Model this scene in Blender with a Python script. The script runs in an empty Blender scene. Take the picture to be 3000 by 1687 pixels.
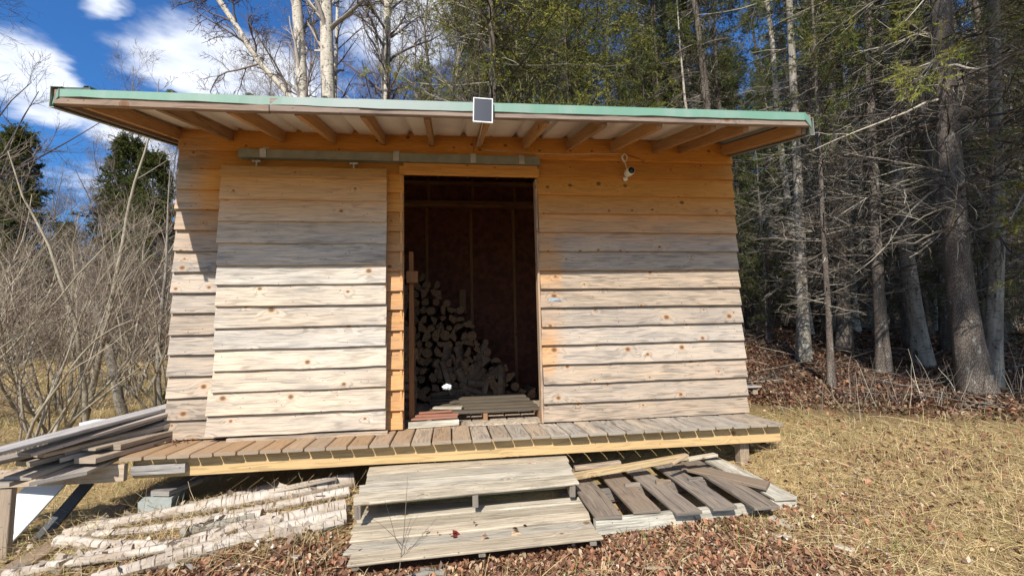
import bpy, math, random
import numpy as np
from mathutils import Matrix, Vector
R = math.radians
SC = bpy.context.scene
# ---------------------------------------------------------------- camera
CAM = np.array([2.1311, -4.0358, 0.7541]); YAW, PIT, ROL = 0.13335, 0.09788, -0.02323; FPX = 1378.07
def _axes():
    cy, sy, cp, sp, cr, sr = math.cos(YAW), math.sin(YAW), math.cos(PIT), math.sin(PIT), math.cos(ROL), math.sin(ROL)
    r = np.array([cy, -sy, 0.]); f = np.array([sy, cy, 0.]); u = np.array([0, 0, 1.])
    f2 = f*cp+u*sp; u2 = u*cp-f*sp
    return r*cr+u2*sr, u2*cr-r*sr, f2
AR, AU, AF = _axes()
cam = bpy.data.cameras.new('camera'); co = bpy.data.objects.new('camera', cam); SC.collection.objects.link(co)
m = np.eye(4); m[:3, 0] = AR; m[:3, 1] = AU; m[:3, 2] = -AF; m[:3, 3] = CAM
co.matrix_world = Matrix(m.tolist())
cam.sensor_width = 36; cam.lens = FPX/3000*36; cam.clip_start = .05; cam.clip_end = 2000
SC.camera = co
K = 3000/2576
def at(px, py, Y):
    """point of the vertical plane y=Y seen at a pixel of the 2576 px wide photograph"""
    d = AF+AR*(px*K-1500)/FPX-AU*(py*K-843.5)/FPX
    return CAM+d*(Y-CAM[1])/d[1]
# ---------------------------------------------------------------- light
SUN = np.array([.42, 1.04, -.95]); SUN /= np.linalg.norm(SUN)
EL = math.asin(-SUN[2]); AZ = math.atan2(-SUN[0], -SUN[1])
sl = bpy.data.lights.new('sun', 'SUN'); sl.energy = 5.0; sl.angle = R(.5); sl.color = (1, .95, .86)
so = bpy.data.objects.new('sun', sl); SC.collection.objects.link(so)
so.rotation_mode = 'QUATERNION'; so.rotation_quaternion = Vector((0, 0, -1)).rotation_difference(Vector(SUN.tolist()))
so.location = (-5, -10, 12)
SC.view_settings.view_transform = 'Standard'; SC.view_settings.look = 'None'
SC.view_settings.exposure = .4; SC.view_settings.gamma = 1
SC.cycles.max_bounces = 7; SC.cycles.diffuse_bounces = 4; SC.cycles.glossy_bounces = 2
SC.cycles.transparent_max_bounces = 4; SC.cycles.caustics_reflective = False; SC.cycles.caustics_refractive = False

class NT:
    def __init__(s, tree): s.t = tree; s.t.nodes.clear()
    def n(s, typ, ins=(), **kw):
        nd = s.t.nodes.new(typ)
        for k, v in kw.items(): setattr(nd, k, v)
        for k, v in (ins.items() if isinstance(ins, dict) else enumerate(ins)):
            if v is None: continue
            if isinstance(v, bpy.types.NodeSocket): s.t.links.new(v, nd.inputs[k])
            else:
                if isinstance(v, (tuple, list)) and len(v) == 3 and nd.inputs[k].type == 'RGBA': v = (*v, 1)
                nd.inputs[k].default_value = v
        return nd
    def m(s, op, a, b=None, c=None, clamp=False):
        return s.n('ShaderNodeMath', [a, b, c], operation=op, use_clamp=clamp).outputs[0]
    def mix(s, f, a, b, blend='MIX'):
        nd = s.n('ShaderNodeMixRGB', [f, a, b], blend_type=blend); return nd.outputs[0]
    def noise(s, vec, scale=1., detail=3., rough=.55, dist=0., dim='3D'):
        return s.n('ShaderNodeTexNoise', {'Vector': vec, 'Scale': scale, 'Detail': detail, 'Roughness': rough, 'Distortion': dist}, noise_dimensions=dim).outputs['Fac']
    def ramp(s, f, a, b):
        return s.n('ShaderNodeMapRange', {'Value': f, 'From Min': a, 'From Max': b, 'To Min': 0., 'To Max': 1.}, interpolation_type='SMOOTHSTEP').outputs[0]
    def comb(s, x, y, z=0.): return s.n('ShaderNodeCombineXYZ', [x, y, z]).outputs[0]

W = bpy.data.worlds.new('World'); SC.world = W; W.use_nodes = True
t = NT(W.node_tree)
sky = t.n('ShaderNodeTexSky', sky_type='NISHITA', sun_disc=False, sun_elevation=EL, sun_rotation=AZ, air_density=1.3, dust_density=.25, ozone_density=4.)
skc = t.mix(1., sky.outputs[0], (.30, .62, 1.0), 'MULTIPLY')
tc = t.n('ShaderNodeTexCoord').outputs['Generated']
sx = t.n('ShaderNodeSeparateXYZ', [tc])
zz = t.m('MAXIMUM', sx.outputs[2], .06)
px_, py_ = t.m('DIVIDE', sx.outputs[0], zz), t.m('DIVIDE', sx.outputs[1], zz)
pv = t.comb(px_, py_)
nw = t.n('ShaderNodeTexNoise', {'Vector': pv, 'Scale': 1.6, 'Detail': 5., 'Roughness': .6})
pw = t.n('ShaderNodeVectorMath', [t.n('ShaderNodeVectorMath', [t.n('ShaderNodeVectorMath', [nw.outputs['Color'], (.5, .5, .5)], operation='SUBTRACT').outputs[0], (.5, .5, 0)], operation='MULTIPLY').outputs[0], pv], operation='ADD').outputs[0]
# cumulus masses on the cloud plane one unit up: centre and two half axes
def cdir(px, py):
    d = AF+AR*(px*K-1500)/FPX-AU*(py*K-843.5)/FPX
    return d[:2]/max(d[2], .02)
masses = []
for cx, cy, ax, ay, rot, wt in [(70, 215, 190, 95, 30, 1.), (600, 205, 290, 95, 12, 1.), (250, 15, 100, 40, 10, .6), (330, 355, 160, 60, 20, .8), (1010, 60, 200, 160, 0, .75), (1700, -120, 300, 130, 0, .8), (380, 470, 300, 70, 0, .5), (2300, 200, 250, 120, 0, .6)]:
    c = cdir(cx, cy); ca, sa = math.cos(R(rot)), math.sin(R(rot))
    u_ = cdir(cx+ax*ca*.2, cy+ax*sa*.2)-c; v_ = cdir(cx-ay*sa*.2, cy+ay*ca*.2)-c
    A = np.linalg.inv(np.stack([u_*5, v_*5], 1)); masses.append((c, A, wt))
acc = None
for c, A, wt in masses:
    d = t.n('ShaderNodeVectorMath', [pw, (float(c[0]), float(c[1]), 0)], operation='SUBTRACT').outputs[0]
    a = t.n('ShaderNodeVectorMath', [d, (float(A[0, 0]), float(A[0, 1]), 0)], operation='DOT_PRODUCT').outputs['Value']
    b = t.n('ShaderNodeVectorMath', [d, (float(A[1, 0]), float(A[1, 1]), 0)], operation='DOT_PRODUCT').outputs['Value']
    l = t.n('ShaderNodeVectorMath', [t.comb(a, b)], operation='LENGTH').outputs['Value']
    g = t.m('MULTIPLY', t.m('SUBTRACT', 1.25, l, clamp=True), wt)
    acc = g if acc is None else t.m('MAXIMUM', acc, g)
nf = t.noise(pv, 2.2, 7., .6, .3)
cm = t.ramp(t.m('ADD', acc, t.m('MULTIPLY', t.m('SUBTRACT', nf, .5), 1.0)), .10, .62)
cm = t.m('MULTIPLY', cm, t.ramp(sx.outputs[2], .0, .12))
cs_ = t.m('MULTIPLY', t.ramp(t.m('MULTIPLY', sx.outputs[1], -1.), .02, .45), t.m('MULTIPLY', t.ramp(nf, .38, .6), t.ramp(sx.outputs[2], .0, .1)))  # unseen cloud cover behind the camera, added as neutral fill for the shade
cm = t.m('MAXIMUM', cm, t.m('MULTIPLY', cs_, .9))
cc = t.mix(t.ramp(t.noise(pv, 3.1, 4.), .35, .75), (7.6, 7.9, 8.6), (4.6, 5.2, 6.6))
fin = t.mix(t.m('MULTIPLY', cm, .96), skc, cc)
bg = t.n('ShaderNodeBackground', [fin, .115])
t.n('ShaderNodeOutputWorld', [bg.outputs[0]])

# ---------------------------------------------------------------- mesh helpers
def tag(o, label=None, cat=None, group=None, kind=None):
    for k, v in (('label', label), ('category', cat), ('group', group), ('kind', kind)):
        if v: o[k] = v
    return o
def empty(name, loc=(0, 0, 0), label=None, cat=None, group=None):
    o = bpy.data.objects.new(name, None); SC.collection.objects.link(o); o.location = tuple(float(a) for a in loc); o.empty_display_size = .1
    return tag(o, label, cat, group)
class MB:
    def __init__(s): s.V = []; s.F = {3: [], 4: []}; s.M = {3: [], 4: []}; s.U = []; s.C = []; s.n = 0
    def add(s, v, f, uvw=None, col=(.5, .5, .5, 1), mat=0):
        v = np.asarray(v, float).reshape(-1, 3); f = np.asarray(f, int); k = len(v)
        s.V.append(v); s.F[f.shape[1]].append(f+s.n); s.M[f.shape[1]].append(np.full(len(f), mat))
        s.U.append(np.zeros((k, 3)) if uvw is None else np.asarray(uvw, float).reshape(-1, 3))
        c = np.asarray(col, float)
        if c.ndim == 1: c = np.tile(c if len(c) == 4 else [*c, 1], (k, 1))
        if c.shape[1] == 3: c = np.hstack([c, np.ones((k, 1))])
        s.C.append(c); s.n += k
    def build(s, name, mats, parent=None, smooth=False, origin=None):
        V = np.concatenate(s.V)
        if parent is not None:
            q = parent; origin = np.zeros(3)
            while q is not None: origin = origin+np.array(q.location[:]); q = q.parent
        if origin is not None: V = V-np.asarray(origin, float)
        me = bpy.data.meshes.new(name); F = []; Mi = []; st = []; tot = []; pos = 0
        for k in (3, 4):
            if s.F[k]:
                f = np.concatenate(s.F[k]); F.append(f.ravel()); Mi.append(np.concatenate(s.M[k]))
                st.append(pos+np.arange(len(f))*k); pos += len(f)*k
        F = np.concatenate(F); st = np.concatenate(st); Mi = np.concatenate(Mi)
        me.vertices.add(len(V)); me.vertices.foreach_set('co', V.astype(np.float32).ravel())
        me.loops.add(len(F)); me.loops.foreach_set('vertex_index', F.astype(np.int32))
        me.polygons.add(len(st)); me.polygons.foreach_set('loop_start', st.astype(np.int32))
        me.polygons.foreach_set('material_index', Mi.astype(np.int32))
        if smooth: me.polygons.foreach_set('use_smooth', np.ones(len(st), bool))
        a = me.attributes.new('uvw', 'FLOAT_VECTOR', 'POINT'); a.data.foreach_set('vector', np.concatenate(s.U).astype(np.float32).ravel())
        a = me.attributes.new('col', 'FLOAT_COLOR', 'POINT'); a.data.foreach_set('color', np.concatenate(s.C).astype(np.float32).ravel())
        me.update(calc_edges=True)
        if me.validate(): me.update()
        for mt in (mats if isinstance(mats, (list, tuple)) else [mats]): me.materials.append(mt)
        o = bpy.data.objects.new(name, me); SC.collection.objects.link(o)
        if origin is not None and parent is None: o.location = tuple(float(a) for a in origin)
        if parent is not None: o.parent = parent
        return o
def nrm(v): v = np.asarray(v, float); return v/np.maximum(np.linalg.norm(v, axis=-1, keepdims=True), 1e-9)
def frame(o, x, y):
    """4x4 whose x axis runs along x, y axis near y"""
    x = nrm(x); z = nrm(np.cross(x, y)); y = np.cross(z, x); M = np.eye(4); M[:3, 0] = x; M[:3, 1] = y; M[:3, 2] = z; M[:3, 3] = o; return M
rng = np.random.default_rng(7)
def smooth_noise(n, amp, rg=None):
    rg = rg or rng; a = rg.normal(0, 1, n+4); a = np.convolve(a, [.25, .5, .25], 'same')[2:n+2]; return a*amp
def board(mb, L, Wd, T, M, mat=0, wea=1., jit=.002, warp=0., seg=.16, wf=None, tone=None, bev=.003, taper0=(0, 0), taper1=(0, 0)):
    """plank: x 0..L, y -Wd/2..Wd/2, z 0..T in frame M, wavy edges, chamfered, own grain offset per plank"""
    n = max(1, int(L/seg)); x = np.linspace(0, L, n+1); ou, ov = rng.uniform(0, 60, 2); tone = rng.uniform() if tone is None else tone; t2 = rng.uniform()
    e0 = -Wd/2+smooth_noise(n+1, jit); e1 = Wd/2+smooth_noise(n+1, jit); zb = smooth_noise(n+1, jit*.5)+warp*np.sin(np.pi*x/L)
    b = min(bev, T*.3, Wd*.3)
    X0 = np.tile(x[:, None], (1, 8)); 
    yy = np.stack([e0+b, e1-b, e1, e1, e1-b, e0+b, e0, e0], 1)
    z = np.stack([zb, zb, zb+b, zb+T-b, zb+T, zb+T, zb+T-b, zb+b], 1)
    # skewed ends
    fr = (yy+Wd/2)/Wd; X0 = X0.copy(); X0[0] += taper0[0]+(taper0[1]-taper0[0])*fr[0]; X0[-1] += taper1[0]+(taper1[1]-taper1[0])*fr[-1]
    P = np.stack([X0, yy, z], 2)
    per = np.array([0, Wd, Wd+b, Wd+T, Wd+T+b, 2*Wd+T, 2*Wd+T+b, 2*Wd+2*T])
    M = np.asarray(M, float)
    def put(Q, uvw, f):
        Wp = Q@M[:3, :3].T+M[:3, 3]
        g = np.full(len(Q), wea) if wf is None else wf(Wp)
        mb.add(Wp, f, uvw, np.stack([np.full(len(Q), tone), g, np.full(len(Q), t2), np.ones(len(Q))], 1), mat)
    for k in range(8):
        k2 = (k+1) % 8; Q = np.stack([P[:, k], P[:, k2]], 1).reshape(-1, 3)
        v0 = per[k]; v1 = v0+(np.abs(P[0, k2]-P[0, k])).max() if k == 7 else per[k2]
        uvw = np.stack([Q[:, 0]+ou, np.tile([v0, v1], n+1)+ov, np.zeros(len(Q))], 1)
        i = np.arange(n)*2; put(Q, uvw, np.stack([i, i+1, i+3, i+2], 1)[:, ::-1])
    for end, fl in ((0, 0), (-1, 1)):
        Q = P[end]; uvw = np.stack([Q[:, 1]+ou, Q[:, 2]+ov, np.ones(8)], 1)
        f = np.array([[0, 1, 2, 7], [7, 2, 3, 6], [6, 3, 4, 5]]); put(Q, uvw, f if fl else f[:, ::-1])
def hexa(mb, p, mat=0, col=(.5, .5, .5, 1)):
    """closed block from 8 corners: bottom ring then top ring"""
    p = np.asarray(p, float)
    for f in ((3, 2, 1, 0), (4, 5, 6, 7), (0, 1, 5, 4), (1, 2, 6, 5), (2, 3, 7, 6), (3, 0, 4, 7)):
        q = p[list(f)]; e = q[1]-q[0]; g = q[3]-q[0]; lu, lv = np.linalg.norm(e), np.linalg.norm(g)
        mb.add(q, [[0, 1, 2, 3]], [[0, 0, 0], [lu, 0, 0], [lu, lv, 0], [0, lv, 0]], col, mat)
def box(mb, x0, x1, y0, y1, z0, z1, mat=0, col=(.5, .5, .5, 1)):
    hexa(mb, [(x0, y0, z0), (x1, y0, z0), (x1, y1, z0), (x0, y1, z0), (x0, y0, z1), (x1, y0, z1), (x1, y1, z1), (x0, y1, z1)], mat, col)
def tubes(mb, P, Rr, sides=3, col=(.5, .5, .5, 1), mat=0, caps=False, rough=0.):
    """many tapered tubes at once: P (N,n,3), Rr (N,n)"""
    P = np.asarray(P, float); Rr = np.asarray(Rr, float); N, n = P.shape[:2]
    D = np.empty_like(P); D[:, 1:-1] = P[:, 2:]-P[:, :-2]; D[:, 0] = P[:, 1]-P[:, 0]; D[:, -1] = P[:, -1]-P[:, -2]; D = nrm(D)
    mean = nrm(P[:, -1]-P[:, 0]); ref = np.where(np.abs(mean[:, 2:3]) > .7, np.array([[1., 0, 0]]), np.array([[0, 0, 1.]]))[:, None, :]
    A = nrm(np.cross(D, np.broadcast_to(ref, D.shape))); B = np.cross(D, A)
    th = np.linspace(0, 2*np.pi, sides+1)
    rad = Rr[:, :, None]*np.ones(sides+1)
    if rough:
        q = 1+rng.normal(0, rough, (N, n, sides)); q = (q+np.roll(q, 1, 2))/2; rad = rad*np.concatenate([q, q[:, :, :1]], 2)
    V = P[:, :, None]+rad[..., None]*(np.cos(th)[:, None]*A[:, :, None]+np.sin(th)[:, None]*B[:, :, None])
    seg = np.concatenate([np.zeros((N, 1)), np.linalg.norm(np.diff(P, axis=1), axis=2).cumsum(1)], 1)
    U = np.empty(V.shape); off = rng.uniform(0, 50, (N, 1, 1)); U[..., 0] = seg[:, :, None]+off; U[..., 1] = th/(2*np.pi)*2*np.pi*np.maximum(Rr[:, :1, None], .01)+off; U[..., 2] = 0
    i = np.arange(N)[:, None, None]*(n*(sides+1)); j = np.arange(n-1)[None, :, None]*(sides+1); k = np.arange(sides)[None, None]
    a = (i+j+k).ravel(); F = np.stack([a, a+1, a+sides+2, a+sides+1], 1)
    c = np.asarray(col, float)
    if c.ndim == 2: c = np.repeat(c, n*(sides+1), 0)
    mb.add(V.reshape(-1, 3), F, U.reshape(-1, 3), c, mat)
    if caps:
        for e in (0, n-1):
            r = V[:, e, :sides]; cen = P[:, e]
            for q in range(N):
                vv = np.vstack([r[q], cen[q:q+1]]); ff = [[s_, (s_+1) % sides, sides] if e == 0 else [(s_+1) % sides, s_, sides] for s_ in range(sides)]
                uu = np.hstack([(vv-cen[q])@np.stack([A[q, e], B[q, e]], 1)+off[q, 0, 0], np.ones((sides+1, 1))])
                mb.add(vv, ff, uu, (c[q*n*(sides+1)] if c.ndim == 2 else c), caps if isinstance(caps, int) and caps > 1 else mat)
def grow(P0, D0, L, n, wig, trop=0., rg=None):
    rg = rg or rng; P = [P0]; D = nrm(D0); L = np.broadcast_to(L, (len(P0),))
    for _ in range(n):
        D = nrm(D+wig*rg.normal(0, 1, D.shape)+np.array([0, 0, trop])); P.append(P[-1]+D*(L/n)[:, None])
    return np.stack(P, 1)
def spawn(P, Rr, m, t0, t1, a0, a1, rf, lf, rg, flat=0.):
    """m children on each parent polyline -> positions, directions, radii, lengths factor, t"""
    N, n = P.shape[:2]; t_ = rg.uniform(t0, t1, (N, m)); s = t_*(n-1); i = np.minimum(s.astype(int), n-2); f = (s-i)[..., None]
    ar = np.arange(N)[:, None]; p = P[ar, i]*(1-f)+P[ar, i+1]*f; d = nrm(P[ar, i+1]-P[ar, i]); r = (Rr[ar, i]*(1-f[..., 0])+Rr[ar, i+1]*f[..., 0])*rf
    w = rg.normal(0, 1, (N, m, 3)); w[..., 2] *= (1-flat); w = nrm(w-(w*d).sum(-1, keepdims=True)*d); a = rg.uniform(a0, a1, (N, m))[..., None]
    D = np.cos(a)*d+np.sin(a)*w; L = lf*(1-.65*t_)*rg.uniform(.6, 1.25, (N, m))
    return p.reshape(-1, 3), D.reshape(-1, 3), r.ravel(), L.ravel(), t_.ravel()
def taper(r, n, e=.25): return r[:, None]*np.linspace(1, e, n+1)[None]

# ---------------------------------------------------------------- materials
def newmat(name):
    m_ = bpy.data.materials.new(name); m_.use_nodes = True; return m_, NT(m_.node_tree)
def finish(t, col, rough=.8, bump=None, bs=.3, bd=.01, **kw):
    ins = {'Base Color': col, 'Roughness': rough}; ins.update(kw)
    if bump is not None: ins['Normal'] = t.n('ShaderNodeBump', {'Height': bump, 'Strength': bs, 'Distance': bd}).outputs[0]
    b = t.n('ShaderNodeBsdfPrincipled', ins); t.n('ShaderNodeOutputMaterial', [b.outputs[0]]); return b
def attrs(t):
    u = t.n('ShaderNodeSeparateXYZ', [t.n('ShaderNodeAttribute', attribute_name='uvw').outputs['Vector']])
    c = t.n('ShaderNodeSeparateColor', [t.n('ShaderNodeAttribute', attribute_name='col').outputs['Color']])
    return u.outputs, c.outputs
def wood(name, fresh, weath, knot=(.16, .07, .03), kd=.5, kscale=4.2, ring=.22, fine=.2, stain=.35, stainc=(.62, .62, .66), rough=.78, streak=.35, tonev=.22, bs=.35, fresh2=None, crack=0.):
    m_, t = newmat(name); u, c = attrs(t); U, V, E = u; tone, wea, t2 = c[0], c[1], c[2]
    vo = t.n('ShaderNodeTexVoronoi', {'Vector': t.comb(t.m('MULTIPLY', U, .8), V), 'Scale': kscale, 'Randomness': 1.}, voronoi_dimensions='2D')
    vr = t.n('ShaderNodeSeparateColor', [vo.outputs['Color']]).outputs[1]; d = t.m('MULTIPLY', vo.outputs['Distance'], t.m('ADD', .75, t.m('MULTIPLY', vr, 1.5))); pres = t.m('GREATER_THAN', t.n('ShaderNodeSeparateColor', [vo.outputs['Color']]).outputs[0], 1-kd)
    fall = t.m('MULTIPLY', t.ramp(d, .42, .0), pres)
    wob = t.m('MULTIPLY', t.m('SUBTRACT', t.noise(t.comb(U, V), 3., 2.), .5), .02)
    V2 = t.m('ADD', V, t.m('ADD', wob, t.m('MULTIPLY', fall, .035)))
    r1 = t.noise(t.comb(t.m('MULTIPLY', U, 1.4), t.m('MULTIPLY', V2, 17.), t2), 1., 2., .5)
    rg_ = t.m('SINE', t.m('ADD', t.m('MULTIPLY', r1, 40.), t.m('MULTIPLY', fall, 7.)))
    rg_ = t.m('MULTIPLY', t.ramp(rg_, .1, .95), t.m('ADD', .3, t.m('MULTIPLY', t.ramp(t.noise(t.comb(t.m('MULTIPLY', U, 2.), t.m('MULTIPLY', V, 7.), tone), 1.3, 2.), .3, .65), .7)))
    fn = t.noise(t.comb(t.m('MULTIPLY', U, 5.), t.m('MULTIPLY', V2, 130.)), 1., 4., .72)
    st = t.noise(t.comb(t.m('MULTIPLY', U, 2.2), t.m('MULTIPLY', V, 12.), tone), 1., 6., .75)
    sk = t.noise(t.comb(t.m('MULTIPLY', U, 1.8), t.m('MULTIPLY', V2, 85.), t2), 1., 4., .7)
    wf = t.m('ADD', wea, t.m('MULTIPLY', t.m('SUBTRACT', st, .5), t.m('MULTIPLY', t.m('MULTIPLY', wea, t.m('SUBTRACT', 1.15, wea)), 2.6)), clamp=True)
    fr = t.mix(t2, fresh, fresh2 or tuple(a*.8 for a in fresh))
    base = t.mix(wf, fr, t.mix(t.ramp(st, .35, .7), weath, tuple(a*b for a, b in zip(weath, stainc))))
    hue = t.mix(t2, (1.06, 1., .92), (.96, 1., 1.04)); base = t.mix(1., base, hue, 'MULTIPLY')
    k = t.m('ADD', t.m('SUBTRACT', 1+tonev/2, t.m('MULTIPLY', tone, tonev)), t.m('MULTIPLY', t.m('SUBTRACT', .35, rg_), t.m('MULTIPLY', t.m('ADD', .55, wf), ring)))
    k = t.m('ADD', k, t.m('MULTIPLY', t.m('SUBTRACT', fn, .5), fine*2)); k = t.m('ADD', k, t.m('MULTIPLY', t.m('SUBTRACT', sk, .5), streak*2))
    base = t.mix(1., base, t.comb(k, k, k), 'MULTIPLY')
    halo = t.m('MULTIPLY', t.m('MULTIPLY', t.ramp(d, .16, .05), pres), .35)
    base = t.mix(halo, base, tuple(a*.9+b*.6 for a, b in zip(fresh, knot)))
    kn = t.m('MULTIPLY', t.ramp(t.m('ADD', d, t.m('MULTIPLY', fn, .02)), .075, .05), pres)
    kr = t.m('SINE', t.m('MULTIPLY', d, 380.)); kc = t.mix(t.m('MULTIPLY', t.ramp(kr, -1, 1), vr), knot, tuple(min(1, a*2.2) for a in knot))
    rim = t.m('MULTIPLY', t.m('MULTIPLY', t.ramp(d, .085, .065), t.ramp(d, .05, .065)), pres)
    base = t.mix(t.m('MULTIPLY', kn, .88), base, kc)
    pit = t.n('ShaderNodeTexVoronoi', {'Vector': t.comb(t.m('MULTIPLY', U, .8), V, tone), 'Scale': 13.}, voronoi_dimensions='2D'); pm = t.m('MULTIPLY', t.ramp(pit.outputs['Distance'], .06, .035), t.m('GREATER_THAN', t.n('ShaderNodeSeparateColor', [pit.outputs['Color']]).outputs[2], .8)); base = t.mix(t.m('MULTIPLY', pm, .75), base, (.06, .035, .02)); base = t.mix(t.m('MULTIPLY', rim, .55), base, (.05, .03, .02))
    if crack:
        ck = t.ramp(t.noise(t.comb(t.m('MULTIPLY', U, 1.1), t.m('MULTIPLY', V2, 75.), t2), 1., 2., .5), .36-crack, .33-crack)
        base = t.mix(t.m('MULTIPLY', ck, .8), base, (.03, .025, .02))
    eg = t.noise(t.comb(t.m('MULTIPLY', U, 150.), t.m('MULTIPLY', V, 150.)), 1., 2.)
    base = t.mix(t.m('MULTIPLY', E, .6), base, t.mix(eg, tuple(a*.45 for a in weath), tuple(a*.95 for a in weath)))
    h = t.m('ADD', t.m('MULTIPLY', fn, .6), t.m('ADD', t.m('MULTIPLY', rg_, -.35), t.m('MULTIPLY', sk, 1.)))
    if crack: h = t.m('SUBTRACT', h, t.m('MULTIPLY', ck, 1.5))
    finish(t, base, rough, h, bs, .004, **{'Specular IOR Level': .25}); return m_
def plain(name, col, rough=.7, var=.12, scale=8., metal=0., bs=.1, spec=.4, col2=None):
    m_, t = newmat(name); p = t.n('ShaderNodeTexCoord').outputs['Object']; nz = t.noise(p, scale, 5., .6)
    c = t.mix(t.ramp(nz, .3, .7), tuple(a*(1-var) for a in col), col2 or tuple(min(1, a*(1+var)) for a in col))
    finish(t, c, rough, t.noise(p, scale*6, 3.), bs, .003, Metallic=metal, **{'Specular IOR Level': spec}); return m_
def vcol(name, rough=.75, nz=.25, scale=60., trans=0., spec=.2):
    m_, t = newmat(name); c = t.n('ShaderNodeAttribute', attribute_name='col').outputs['Color']
    n_ = t.noise(t.n('ShaderNodeTexCoord').outputs['Object'], scale, 2.); k = t.m('ADD', 1-nz, t.m('MULTIPLY', n_, nz*2))
    c = t.mix(1., c, t.comb(k, k, k), 'MULTIPLY'); b = finish(t, c, rough, **{'Specular IOR Level': spec})
    if trans:
        tr = t.n('ShaderNodeBsdfTranslucent', [c]); mx = t.n('ShaderNodeMixShader', [trans, b.outputs[0], tr.outputs[0]])
        t.t.links.new(mx.outputs[0], [n for n in t.t.nodes if n.type == 'OUTPUT_MATERIAL'][0].inputs[0])
    return m_
MAT = {}
MAT['clad'] = wood('siding wood', (.60, .28, .065), (.40, .325, .255), knot=(.10, .045, .02), kd=.72, kscale=4.6, ring=.24, streak=.34, fine=.46, fresh2=(.52, .225, .05), stainc=(.66, .68, .73), tonev=.34)
MAT['door'] = wood('door wood', (.60, .32, .11), (.50, .45, .39), knot=(.10, .05, .025), kd=.6, kscale=4.2, ring=.24, streak=.34, fine=.48, stainc=(.62, .62, .63), tonev=.2)
MAT['pine'] = wood('new pine', (.51, .36, .18), (.49, .355, .20), kd=.45, kscale=3.4, ring=.32, streak=.15, fine=.08, tonev=.08, fresh2=(.48, .325, .15))
MAT['deck'] = wood('deck wood', (.34, .225, .13), (.38, .325, .26), kd=.12, ring=.38, streak=.3, fine=.2, stain=.5, tonev=.3, fresh2=(.30, .19, .105))
MAT['rafter'] = wood('rafter wood', (.42, .235, .10), (.33, .20, .11), kd=.4, ring=.25, streak=.4, fine=.2, fresh2=(.32, .17, .075))
MAT['fascia'] = wood('fascia wood', (.26, .18, .13), (.27, .20, .155), kd=.4, ring=.2, streak=.4)
MAT['pallet'] = wood('pallet wood', (.36, .30, .22), (.53, .475, .385), kd=.14, ring=.2, streak=.75, fine=.5, stainc=(.50, .49, .47), tonev=.5, bs=.9, crack=.09)
MAT['slat'] = wood('pallet slat wood', (.24, .18, .13), (.27, .23, .19), kd=.18, ring=.3, streak=.5, fine=.25, tonev=.45, bs=.6, crack=.02)
MAT['old'] = wood('old plank wood', (.38, .31, .24), (.42, .375, .33), kd=.15, ring=.2, streak=.8, fine=.3, tonev=.6, bs=.7, crack=.03)
MAT['tan'] = wood('tan plank wood', (.42, .31, .2), (.38, .31, .24), kd=.2, ring=.25, streak=.5, fine=.2, tonev=.35)
MAT['inner'] = wood('interior wood', (.42, .21, .10), (.34, .19, .10), kd=.2, ring=.2, streak=.3)
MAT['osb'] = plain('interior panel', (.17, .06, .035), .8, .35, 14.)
MAT['red'] = wood('red plank wood', (.33, .15, .10), (.30, .16, .115), kd=.1, ring=.15, streak=.4)
MAT['shaded'] = wood('grimy floor wood', (.09, .07, .05), (.12, .10, .075), kd=.1, streak=.5)  # darkness inside the doorway is put into this wood colour
MAT['post'] = wood('reddish post wood', (.30, .13, .05), (.24, .12, .06), kd=.2)
MAT['white'] = plain('white paint', (.74, .76, .76), .5, .05, 3., bs=.05)
MAT['blackside'] = plain('dark painted edge', (.05, .055, .06), .6)
MAT['metal'] = plain('galvanised track', (.26, .27, .235), .5, .15, 9., metal=.35)
MAT['bolt'] = plain('zinc', (.55, .57, .58), .35, .15, 20., metal=.7)
MAT['under'] = plain('roof underside', (.78, .75, .70), .45, .12, 2.2, metal=.15)
MAT['rakem'] = plain('dull trim metal', (.30, .32, .28), .5, .15, 5., metal=.2)
MAT['conc'] = plain('concrete', (.36, .38, .35), .9, .15, 14., bs=.5)
MAT['plastic'] = plain('white plastic', (.8, .8, .78), .35, .03)
MAT['lens'] = plain('black glass', (.012, .012, .014), .12, .1)
MAT['cable'] = plain('cable', (.62, .55, .48), .6)
MAT['cabledark'] = plain('dark cable', (.12, .04, .03), .6)
MAT['nail'] = plain('nail', (.05, .04, .035), .6)
def green_metal():
    m_, t = newmat('green painted metal'); u, c = attrs(t); p = t.n('ShaderNodeTexCoord').outputs['Object']; s = t.n('ShaderNodeSeparateXYZ', [p])
    a = t.noise(p, 1.3, 6., .7); b = t.noise(t.comb(t.m('MULTIPLY', s.outputs[0], 7.), 0, t.m('MULTIPLY', s.outputs[2], .6)), 1., 3.)
    chalk = t.m('MULTIPLY', t.ramp(s.outputs[0], .5, 1.7), t.ramp(s.outputs[0], 2.8, 1.9))
    f = t.m('ADD', t.m('MULTIPLY', chalk, .95), t.m('MULTIPLY', t.ramp(t.m('ADD', a, b), .9, 1.25), .45), clamp=True)
    col = t.mix(f, (.14, .27, .20), (.27, .32, .295)); sp = t.ramp(t.noise(p, 28., 5., .7), .66, .74)
    col = t.mix(t.m('MULTIPLY', sp, .45), col, (.30, .29, .24)); finish(t, col, .6, t.noise(p, 5., 2.), .15, .01, **{'Specular IOR Level': .3}); return m_
MAT['green'] = green_metal()
MAT['greend'] = plain('dark green metal', (.025, .06, .05), .5, .2)
def solar():
    m_, t = newmat('solar cells'); p = t.n('ShaderNodeSeparateXYZ', [t.n('ShaderNodeTexCoord').outputs['Object']])
    l = t.ramp(t.m('SINE', t.m('MULTIPLY', p.outputs[0], 1300.)), .3, .9); col = t.mix(t.m('MULTIPLY', l, .5), (.016, .02, .032), (.05, .057, .075)); finish(t, col, .35); return m_
MAT['solar'] = solar()
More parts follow.
